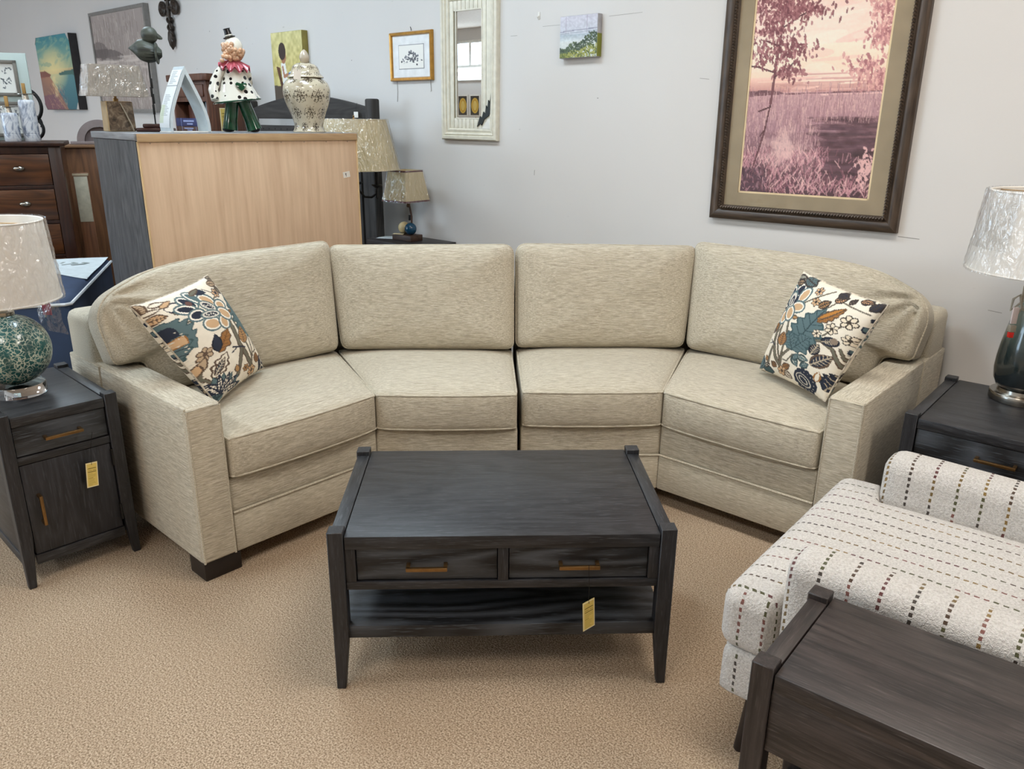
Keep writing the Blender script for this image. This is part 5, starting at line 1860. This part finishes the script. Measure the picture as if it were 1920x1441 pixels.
for i in range(4):
    for j in range(4):
        i2, j2 = (i + 1) % 4, (j + 1) % 4
        fs.append((i * 4 + j, i * 4 + j2, i2 * 4 + j2, i2 * 4 + j))
so = sh.add(vs, fs).build('lamp_shade', M['shade_g'], sl)
fw_ = MB()
def swrap(u, v):
    k = u * 4
    i = int(min(3.999, k)); t = k - i
    c4 = [(-1, -1), (1, -1), (1, 1), (-1, 1), (-1, -1)]
    kk = lerp(1, kx, v)
    x = lerp(c4[i][0], c4[i + 1][0], t) * (x0 + .004) * kk; y = lerp(c4[i][1], c4[i + 1][1], t) * (y0 + .004) * lerp(1, .95, v)
    nz = .0055 * abs(noise.noise(Vector((u * 34 + v * 2, v * 4, 2)))) + .003 * abs(noise.noise(Vector((u * 80, v * 11, 4))))
    return (x * (1 + nz * 8), y * (1 + nz * 14), lerp(z0, z1, v))
fw_.grid(swrap, 240, 40).build('plastic_wrap', M['film'], sl, angle=175)
MB().tube([(.004, -.045, .13), (.02, -.05, .09), (.04, -.06, .03), (.046, -.062, .004)], .003, 6).build('cord', plain('clear_cord_2', '8f8472', .3), sl)

# ------------------------------------------------------------------ behind the chest: bookcase, headboard, floor lamp
bkw = wood('brown_bookcase_wood', '3c2115', '6e4430', 'z', .6, .45, .3, 31)
bk = thing('bookcase', 'brown wood bookcase with cornice and books, behind the white arch', 'bookcase', (-2.343, 6.34, 0), WR)
w_, d_ = .56, .30
BH = 1.80
for x in (-w_, -.022):
    MB().box(x, x + .022, 0, d_, 0, BH - .03, .001).build('side_panel', bkw, bk)
MB().prism([(-w_ - .02, -.03), (.0, -.03), (.03, -.005), (.03, d_), (-w_ - .02, d_)], BH - .03, BH + .02, .006).build('cornice', bkw, bk)
MB().box(-w_ + .022, -.022, .01, .03, 1.62, BH - .03, .001).build('header', bkw, bk)
MB().box(-w_ + .06, -.06, -.001, .012, 1.655, 1.745, .006).build('carved_panel', bkw, bk)
MB().box(-w_ + .022, -.022, d_ - .012, d_, .05, BH - .03).build('back_panel', bkw, bk)
for z in (.06, .46, .88, 1.375):
    MB().box(-w_ + .022, -.022, .005, d_ - .012, z, z + .02, .001).build('shelf', bkw, bk)
bcols = [('5a2d1c', .10, .205), ('8d6f58', .018, .225), ('3d2418', .02, .215), ('d3ccbb', .030, .225), ('39424a', .05, .22), ('2a2d30', .04, .215), ('a9b2b5', .022, .225), ('30363a', .03, .21)]
x = -.10
bx = -w_ + .075
names = ['brown', 'tan', 'dark brown', 'cream', 'slate blue', 'black', 'pale grey', 'charcoal']
for (c_, th_, h_b), nm in zip(bcols, names):
    t = thing('book', nm + ' book standing upright in the bookcase behind the white arch', 'book', local(bk, bx + th_ / 2, .16, 1.3953), WR, 'upright books in the bookcase')
    MB().box(-th_ / 2, th_ / 2, -.075, .075, 0, h_b, .002).build('cover', plain('book_' + c_, c_, .5), t)
    MB().box(-th_ / 2 + .003, th_ / 2 - .003, -.07, .0765, .003, h_b + .0005).build('pages', plain('pages_' + c_, 'c9bfa8', .9), t)
    bx += th_ + .004
def flat_book(nm, col, z, h, x0, x1, label):
    t = thing('book', label, 'book', local(bk, (x0 + x1) / 2, .045, z), WR)
    L = (x1 - x0) / 2
    MB().box(-L, L, -.06, .03, 0, h, .003).build('cover', plain('flat_' + nm, col, .4), t)
    pnt = MB()
    pnt.box(-L * .45, L * .3, -.0612, -.0600, h * .55, h * .75); pnt.box(-L * .2, L * .2, -.0612, -.06, h * .22, h * .38); pnt.box(-L * .62, -L * .60, -.0612, -.06, 0, h); pnt.box(L * .52, L * .54, -.0612, -.06, 0, h)
    pnt.build('spine_print', plain('spine_print_' + nm, '8f9bc4', .5), t)
    MB().box(-L + .004, L - .004, -.05, .031, .003, h - .003).build('pages', plain('flat_pages_' + nm, 'c9bfa8', .9), t)
flat_book('brown', '4a2f22', 1.3953, .04, -.50, -.10, 'brown book lying flat under the navy book in the bookcase')
flat_book('navy', '1d2a5c', 1.4358, .062, -.52, -.06, 'navy blue book lying flat, printed spine, behind the white arch')
hang_tag('large yellow tag hung on the bookcase side, beside the clown', local(bk, .0045, .145, 1.575), WR + R(90), .115, .175, 0, None, 4)

hbw = wood('charcoal_pine', '232120', '3f3c3a', 'x', .5, .75, .35, 12)
hbz = wood('charcoal_pine_upright', '22201f', '3d3a38', 'z', .5, .75, .35, 13)
hb_ = thing('headboard', 'charcoal wood headboard with arched rail standing against the back wall', 'headboard', wp(-4.992, 3.36, 0), WR)
HW = 1.46
for sx in (-1, 1):
    MB().box(sx * HW / 2 - .036, sx * HW / 2 + .036, -.035, .035, 0, 1.628, .012, 3).build('post', hbz, hb_)
rl_ = []
for k in range(25):
    t = -1 + 2 * k / 24
    rl_.append((t * (HW / 2 - .045), 1.575 + .085 * (1 - abs(t) ** 1.6)))
poly = rl_ + [(HW / 2 - .045, 1.50), (-HW / 2 + .045, 1.50)]
MB().prism(poly, -.018, .018, .004, mtx=Matrix.Rotation(R(90), 4, 'X')).build('arched_rail', hbw, hb_)
MB().box(-HW / 2 + .045, HW / 2 - .045, -.02, .02, 1.40, 1.455, .004).build('middle_rail', hbw, hb_)
MB().box(-HW / 2 + .045, HW / 2 - .045, -.02, .02, .45, .62, .004).build('lower_rail', hbw, hb_)
for k in range(17):
    xx = -HW / 2 + .09 + (HW - .18) * k / 16
    MB().box(xx - .029, xx + .029, -.01, .01, .62, 1.40, .002).build('slat', hbz, hb_)
pgm = MB()
for k in range(17):
    xx = -HW / 2 + .09 + (HW - .18) * k / 16
    pgm.lathe([(.005, 0), (.005, .003), (.002, .004)], 8, mtx=Matrix.Translation((xx, -.0195, 1.43)) @ Matrix.Rotation(R(90), 4, 'X'))
pgm.build('peg_row', M['black'], hb_)['kind'] = 'stuff'

fl = thing('floor_lamp', 'black candelabra floor lamp with a wrapped parchment shade behind the chest', 'lamp', (-.965, 4.95, 0), 0)
MB().lathe(smooth_prof([(.14, 0), (.14, .012), (.06, .03), (.02, .06), (.014, .12)], 4), 28).build('base', M['black'], fl)
MB().tube([(0, 0, .06), (0, 0, 1.20)], .011, 12).build('pole', M['black'], fl)
for k in range(3):
    a = R(-20 + 120 * k)
    q = lambda r, z: (r * math.cos(a), r * math.sin(a), z)
    ab = MB().tube([q(.01, 1.09), q(.05, 1.05), q(.10, 1.05), q(.135, 1.075), q(.14, 1.11)], .007, 8)
    ab.lathe([(.001, 0), (.012, .004), (.034, .018), (.034, .022), (.012, .02), (.001, .02)], 16, mtx=Matrix.Translation(q(.14, 1.105)))
    ab = ab.build('arm', M['black'], fl)
    MB().lathe([(.011, 0), (.011, .075), (.001, .078)], 12, mtx=Matrix.Translation(q(.14, 1.126))).build('candle_sleeve', M['black'], ab)
    MB().tube([q(.14, 1.10), q(.14, 1.05), q(.142, 1.04)], [.006, .011, .002], 8).build('drop_finial', M['black'], ab)
harp(fl, 1.2, 1.49, .06)
drum_shade(fl, .262, .192, 1.215, 1.500, M['shade_t'], seed=7)
spider(fl, .19, 1.492)
ft = thing('price_tag', 'small white label hanging from the headboard rail above the parchment floor lamp', 'tag', wp(-4.385, 3.322, 1.548), rot=(0, 0, WR))
MB().box(-.022, .022, -.001, .001, -.036, .0, .0004).build('card', plain('white_tag', 'd9d7d2', .6), ft)
MB().tube([(0, 0, -.004), (.0, .004, .03), (0, .012, .055)], .0012, 5).build('string', M['black'], ft)

# dark nightstand in the corner with the croquet-ball lamp
nsw = wood('ebony_stained_top', '232122', '3f3b39', 'x', .6, .45, .4, 17)
ns = thing('nightstand', 'dark stained nightstand against the wall behind the sofa', 'nightstand', (-.586, 4.887, 0), WR)
nw, nd, nh = .52, .318, .752
MB().box(-nw, 0, 0, nd, nh - .034, nh, .003).build('top', nsw, ns)
MB().box(-nw + .012, -.012, .012, nd - .006, .05, nh - .035, .003).build('case', nsw, ns)
for k in range(3):
    dd = MB().box(-nw + .03, -.03, -.002, .0115, .08 + k * .21, .27 + k * .21, .003).build('drawer', nsw, ns)
    MB().lathe([(.006, 0), (.006, .012), (.014, .018), (.012, .024), (.001, .025)], 14, mtx=Matrix.Translation((-nw / 2, -.002, .175 + k * .21)) @ Matrix.Rotation(R(90), 4, 'X')).build('knob', M['black'], dd)
for sx in (-nw + .03, -.03):
    for sy in (.03, nd - .03):
        MB().box(sx - .015, sx + .015, sy - .015, sy + .015, 0, .05).build('foot', M['black'], ns)
bl = thing('table_lamp', 'small lamp on croquet balls with a red trimmed parchment shade', 'lamp', local(ns, -.285, .15, nh + .0005), R(-38))
MB().box(-.085, .085, -.055, .055, 0, .038, .002).build('base_block', wood('walnut_block', '2f1f14', '574032', 'x', .6, .5, .3, 6), bl)
MB().sphere((.038, -.006, .038 + .039), .039, 24, 16).build('croquet_ball', plain('blue_ball', '1d4a66', .15), bl)
MB().sphere((-.034, .006, .038 + .039), .039, 24, 16).build('croquet_ball', plain('cream_ball', 'cbb98e', .2), bl)
MB().tube([(.012, .03, .03), (.014, .03, .15), (.006, .01, .27)], .006, 10).build('stem', plain('walnut_stem', '4a3226', .4), bl)
MB().box(-.008, .004, .02, .032, .125, .16, .002).build('cord_switch', M['black'], bl)
MB().tube([(.0, .0, .25), (.03, -.02, .245), (.045, -.03, .232)], .006, 8).sphere((.048, -.032, .226), .011, 12, 8).build('turn_knob', plain('bronze', '5a4636', .35, .8), bl)
def sq_shade(root, a0, a1, z0, z1, mat, trim, n=4, ph=R(45)):
    b = MB(); vs = []; fs = []
    for (z, r) in ((z0, a0), (z1, a1), (z1, a1 - .004), (z0, a0 - .004)):
        for k in range(n):
            an = ph + 2 * math.pi * k / n
            vs.append((r * math.cos(an), r * math.sin(an), z))
    for i in range(4):
        for k in range(n):
            i2, k2 = (i + 1) % 4, (k + 1) % n
            fs.append((i * n + k, i * n + k2, i2 * n + k2, i2 * n + k))
    s = b.add(vs, fs).build('lamp_shade', mat, root)
    t = MB()
    for (za, zb, ra) in ((z0, z0 + .010, a0), (z1 - .010, z1, a1)):
        m = len(t.v)
        vv = []; ff = []
        dr = (a1 - a0) / (z1 - z0) * .010
        for (z, r) in ((za, ra + .0015 - (dr if za > z0 else 0)), (zb, ra + .0015 + (dr if za == z0 else 0))):
            for k in range(n):
                an = ph + 2 * math.pi * k / n
                vv.append((r * math.cos(an), r * math.sin(an), z))
        for k in range(n):
            ff.append((k, (k + 1) % n, n + (k + 1) % n, n + k))
        t.add(vv, ff)
    t.build('shade_trim', trim, s)
    w = MB()
    def wf(u, v):
        k = u * n; i = int(min(n - .001, k)); q = k - i
        r = lerp(a0, a1, v) + .006
        an, bn = ph + 2 * math.pi * i / n, ph + 2 * math.pi * (i + 1) / n
        nz = 1 + .05 * abs(noise.noise(Vector((u * 30 + v * 2, v * 3, 5)))) + .025 * abs(noise.noise(Vector((u * 70 - v * 6, v * 9, 3))))
        return (r * lerp(math.cos(an), math.cos(bn), q) * nz, r * lerp(math.sin(an), math.sin(bn), q) * nz, lerp(z0 - .002, z1 + .004, v))
    w.grid(wf, 220, 44).build('plastic_wrap', M['film'], root, angle=175)
sq_shade(bl, .152, .108, .250, .445, plain('parchment_panel', 'cdb98e', .8, 0, .05, 12), plain('maroon_trim', '5a2028', .7))
pn = thing('paper_note', 'white paper sheet lying on the dark nightstand', 'paper', local(ns, -.445, .14, nh), WR + R(30))
MB().grid(lambda u, v: ((u - .5) * .17, (v - .5) * .11, .0015 + .002 * math.sin(u * 3) * v), 10, 6).build('sheet', plain('note_paper', 'ccd3d6', .7), pn)
MB().box(-.05, .04, -.004, .0, .0042, .0047).box(-.05, .02, -.02, -.017, .0042, .0047).build('print_lines', plain('note_ink', '8b98a6', .7), pn)
cn = thing('paper_card', 'small cream card lying on the croquet-ball lamp base', 'card', local(bl, -.035, -.047, .0385), R(-20))
MB().grid(lambda u, v: ((u - .5) * .075, (v - .5) * .028, .0012 + .004 * v), 6, 4).build('sheet', plain('cream_card', 'cfc3a2', .7), cn)

# ------------------------------------------------------------------ far left: cherry chest and its display, mattress
chw = wood('cherry_drawer', '3d2313', '683e22', 'x', .5, .3, .5, 23)
chd = wood('cherry_frame', '26130c', '3f2215', 'z', .5, .35, .3, 24)
cc = thing('cherry_chest', 'dark cherry chest of drawers at the far left with nickel pulls', 'chest', (-2.95, 5.30, 0), R(25))
cw, cdp, chh = .98, .44, 1.318
MB().box(-cw - .02, .03, -.03, cdp + .01, chh, chh + .026, .005).build('top', chd, cc)
for x in (-cw, -.07):
    MB().box(x, x + .07, 0, .07, 0, chh, .003).build('front_post', chd, cc)
MB().box(-.022, -.002, .07, cdp, .08, chh).build('side_panel', chw, cc)
MB().box(-cw + .002, -cw + .022, .07, cdp, .08, chh).build('side_panel', chw, cc)
MB().box(-cw + .02, -.02, cdp - .015, cdp, .08, chh).build('back_panel', chd, cc)
zs = [.10, .335, .56, .765, .95, 1.115, 1.285]
zs = [.10, .36, .60, .825, 1.05, 1.27]
for k in range(5):
    z0, z1 = zs[k] + .022, zs[k + 1]
    MB().box(-cw + .07, -.07, .008, .03, zs[k], z0, .001).build('drawer_rail', chd, cc)
    dd = MB().box(-cw + .074, -.074, .006, .028, z0 + .003, z1 - .003, .003).build('drawer', chw, cc)
    for xx in (-cw + .25, -.25):
        MB().sphere((xx, -.002, (z0 + z1) / 2 + .01), .03, 16, 10, (1.15, .62, .55)).build('cup_pull', M['steel'], dd)
MB().box(-cw + .07, -.07, .008, .03, zs[5], chh, .001).build('drawer_rail', chd, cc)

def on_cc(x, y):
    return local(cc, x, y, chh + .0265)
bd = thing('print_board', 'pale green board with two small grey framed ink prints on the cherry chest', 'board', on_cc(-.135, .33), R(18), rot=(R(-1), 0, R(18)))
MB().box(-.50, .0, -.008, .008, 0, .545, .002).build('board', plain('pale_sage_board', 'aab5b0', .7, 0, .04, 6), bd)
def ink_art(s):
    p = Pic(40, 50, 'd9d8d2')
    rs = random.Random(s)
    for k in range(26):
        x, y = rs.uniform(.15, .85), rs.uniform(.15, .85)
        p.line([(x, y), (x + rs.uniform(-.08, .08), y + rs.uniform(-.1, .1)), (x + rs.uniform(-.08, .08), y + rs.uniform(-.1, .1))], .03, '4a5156')
    return p
for k, (x0, z0, s) in enumerate(((-.155, .39, 1), (-.155, .135, 2))):
    ff = MB()
    for q in ((x0 - .095, x0 - .075, -.11, .11), (x0 + .075, x0 + .095, -.11, .11), (x0 - .095, x0 + .095, -.11, -.09), (x0 - .095, x0 + .095, .09, .11)):
        ff.box(q[0], q[1], -.022, -.008, z0 + q[2], z0 + q[3], .002)
    f_ = ff.build('print_frame', plain('pewter_frame_%d' % k, '6c675f', .5), bd)
    print_panel('ink_print', ink_art(s), .15, .18, M['print'], f_, y=-.0095, cx=x0, cz=z0)
mrb = NT('white_marble'); mrb.base(mrb.ramp(mrb.noise(mrb.coord(rot=(.5, .6, .2), scale=(1, 1, .5)), 12, 5, .6, 2.2), [(.36, '6d7688'), (.46, 'b4b9c4'), (.52, 'd8d9dc'), (.6, 'c2c6ce'), (.66, '8d94a4')])); mrb.set(.15)
for (x, y, h, lb_) in ((-.265, .12, .175, 'shorter white marble oil bottle with a cork stopper on the cherry chest'), (-.16, .15, .255, 'taller white marble oil bottle with a cork stopper on the cherry chest')):
    t = thing('oil_bottle', lb_, 'bottle', on_cc(x, y), .2, 'marble oil bottles')
    pr_ = [(.046, 0), (.048, .004), (.048, .03), (.0465, .031), (.0465, .033), (.048, .034), (.048, .044), (.0465, .045), (.0465, .047), (.048, .048), (.048, h - .02), (.046, h - .006), (.040, h), (.001, h)]
    MB().lathe(pr_, 32, cap=False).build('body', mrb.m, t)
    MB().lathe([(.022, h), (.020, h + .012), (.018, h + .03), (.045, h + .034), (.045, h + .037), (.001, h + .037)], 24).build('neck', M['steel'], t)
    MB().tube([(.06, 0, h + .037), (-.06, 0, h + .037)], .002, 6).build('spout', M['steel'], t)
    MB().box(-.010, .010, -.006, .006, h + .036, h + .10, .002).build('stopper', plain('cork_%d' % int(h * 1000), 'a98147', .7), t)
sc_ = thing('scroll_ornament', 'black iron scroll ornament standing behind the pale board', 'ornament', on_cc(-.135, .40), R(5))
b = MB()
def arc(cx, cz, r, a0, a1, n=20):
    return [(cx + r * math.cos(lerp(a0, a1, k / n)), 0, cz + r * math.sin(lerp(a0, a1, k / n))) for k in range(n + 1)]
b.tube(arc(-.075, .22, .115, R(115), R(-62)), .012, 8)
b.tube(arc(-.035, .075, .065, R(150), R(-75)), .011, 8)
b.tube(arc(-.025, .11, .05, R(190), R(-30)), .008, 8)
b.tube(arc(-.05, .05, .04, R(100), R(-60)), .008, 8)
b.tube([(-.09, 0, .012), (.0, 0, .012)], .012, 8)
b.tube([(-.02, 0, .118), (-.06, 0, .14), (-.09, 0, .13)], .009, 8)
b.build('scrollwork', M['black'], sc_)

bcb = thing('maple_cabinet', 'plain brown cabinet between the cherry chest and the grey chest', 'cabinet', (-3.30, 5.86, 0), R(25))
bw = wood('brown_veneer', '4e2f1b', '7d5433', 'z', .35, .5, .35, 41)
MB().box(0, .66, 0, .34, .04, 1.285, .003).build('case', bw, bcb)
MB().box(-.01, .68, -.02, .35, 1.285, 1.305, .004).build('top', wood('brown_veneer_top', '5d3d27', '8d6a4a', 'x', .4, .5, .3, 42), bcb)
MB().box(.0, .05, -.006, .0005, .05, 1.28, .002).build('edge_strip', bw, bcb)
MB().box(.02, .64, .02, .32, 0, .045).build('plinth', chd, bcb)
lr = thing('bed_rail', 'wood bed rail with white paper label leaning beside the cherry chest', 'rail', (-3.005, 5.60, 0), R(20))
MB().box(-.045, .045, -.014, .014, 0, 1.135, .002).build('rail', wood('bed_rail_wood', '5a3620', '84573a', 'z', .5, .5, .2, 44), lr)
MB().box(-.043, .040, -.0165, -.0145, .80, 1.108, .0005).build('label', plain('rail_label', 'b9b39f', .7, 0, .12, 30), lr)
MB().box(-.05, .048, -.018, .016, 1.112, 1.128, .001).build('tape_band', plain('tape', 'b7a78d', .5), lr)
tam = thing('arched_frame', 'small mauve arched frame behind the grey rectangular lamp shade', 'frame', local(bcb, .30, .14, 1.3055), R(20))
ab = MB()
vs = []; fs = []
N_ = 28
for k in range(N_ + 1):
    a = math.pi * k / N_
    for (r, y) in ((.155, -.03), (.155, .03), (.105, .03), (.105, -.03)):
        vs.append((r * math.cos(a), y, r * math.sin(a) + .02))
for k in range(N_):
    for j in range(4):
        a = 4 * k + j; c = 4 * k + (j + 1) % 4
        fs.append((a, c, c + 4, a + 4))
fs += [(0, 1, 2, 3), (4 * N_, 4 * N_ + 3, 4 * N_ + 2, 4 * N_ + 1)]
mv = plain('mauve_paint', '877a78', .6)
ab.add(vs, fs)
ab.build('arch', mv, tam)
MB().box(-.20, .16, -.035, .035, 0, .022, .003).build('base', mv, tam)
MB().prism([(.104 * math.cos(math.pi * k / 20), .104 * math.sin(math.pi * k / 20)) for k in range(21)], -.01, .01, mtx=Matrix.Translation((0, .012, .02)) @ Matrix.Rotation(R(90), 4, 'X')).build('backing', plain('mauve_backing', '7a6f70', .6), tam)

mt_ = thing('mattress', 'navy mattress with white corner behind the left end of the sofa', 'mattress', (-2.17, 3.76, 0), R(18))
nv = plain('navy_ticking', '2b3c58', .85, 0, .12, 8)
MB().add(*rbox(-1.0, 0, 0, 1.30, .27, .645, .035, .006, (16, 20, 8))).build('mattress_body', nv, mt_, angle=175)
MB().add(*rbox(-1.0, 0, 0, 1.30, .03, .268, .02, 0, (6, 8, 4))).build('foundation', plain('black_foundation', '15161a', .8), mt_, angle=175)
for sx in (-.92, -.08):
    for sy in (.08, 1.22):
        MB().box(sx - .03, sx + .03, sy - .03, sy + .03, 0, .035).build('foot', M['black'], mt_)
def wc(u, v):
    a = lerp(.55, 1.285, u)
    x = -.012 - v * (.0 + .62 * max(0, (a - .55) / .735) ** .9)
    return (x, a, .6535 + .0022 * math.sin(u * 7 + v * 5))
MB().grid(wc, 24, 14).build('white_panel', plain('white_damask', 'c5cdd0', .8), mt_, angle=175)
pi_ = MB()
pi_.tube([(-.99, -.002, .628), (-.02, -.002, .628), (.002, .02, .628), (.002, 1.28, .628)], .008, 6)
pi_.build('piping', plain('white_piping', 'c9ced2', .8), mt_)
lg = MB()
for k, (x, y, l, a) in enumerate(((-.20, 1.06, .07, .6), (-.17, 1.10, .06, 2.2), (-.14, 1.04, .08, .4), (-.24, 1.12, .05, 1.4), (-.11, 1.09, .05, 2.4))):
    lg.box(-l / 2, l / 2, -.008, .008, 0, .0012, mtx=Matrix.Translation((x, y, .6555)) @ Matrix.Rotation(a, 4, 'Z'))
lg.build('printed_mark', plain('grey_mark', '8f9794', .8), mt_)

# clear bag with the cord, hanging behind the teal lamp; the cord of that lamp
cbag = MB()
cbag.grid(lambda u, v: (.045 + .085 * u + .008 * math.sin(v * 7), .105 + .02 * math.sin(u * 5 + v * 3), .335 - v * (.115 + .05 * u)), 16, 16)
cbag.build('cord_bag', M['film'], ll, angle=175)
MB().box(.07, .10, .100, .102, .25, .31).build('bag_slip', plain('rose_slip', 'b0596b', .6), ll)
MB().tube([(.0, .02, .33), (.06, .07, .33), (.09, .1, .30), (.07, .11, .24)], .003, 6).build('cord', plain('clear_cord_3', '9c9485', .3), ll)

# scratches, nail holes and a pencil line on the back wall
mk = plain('wall_scuff', '8f8b86', .8)
wb_ = bpy.data.objects['wall_back']
for k, (x, z, L, h, a) in enumerate(((-.985, 1.055, .085, .0025, 2), (-2.95, 1.99, .12, .0015, 0), (-2.47, 2.012, .20, .0015, -1), (-3.22, 1.955, .05, .002, 0), (-4.72, 1.885, .007, .006, 0), (-6.62, 2.18, .007, .010, 20), (-2.62, 1.62, .007, .005, 0), (-3.05, 1.22, .003, .03, 3), (-.62, .80, .05, .002, 4), (-2.0, 1.70, .05, .002, 6), (-6.9, 1.9, .006, .006, 0), (-4.02, 1.905, .12, .0012, 1))):
    MB().box(-L / 2, L / 2, -.0006, 0, -h / 2, h / 2).build('scuff_mark', mk, wb_, tuple(Vector((x, QW, z))), (0, R(a), 0))
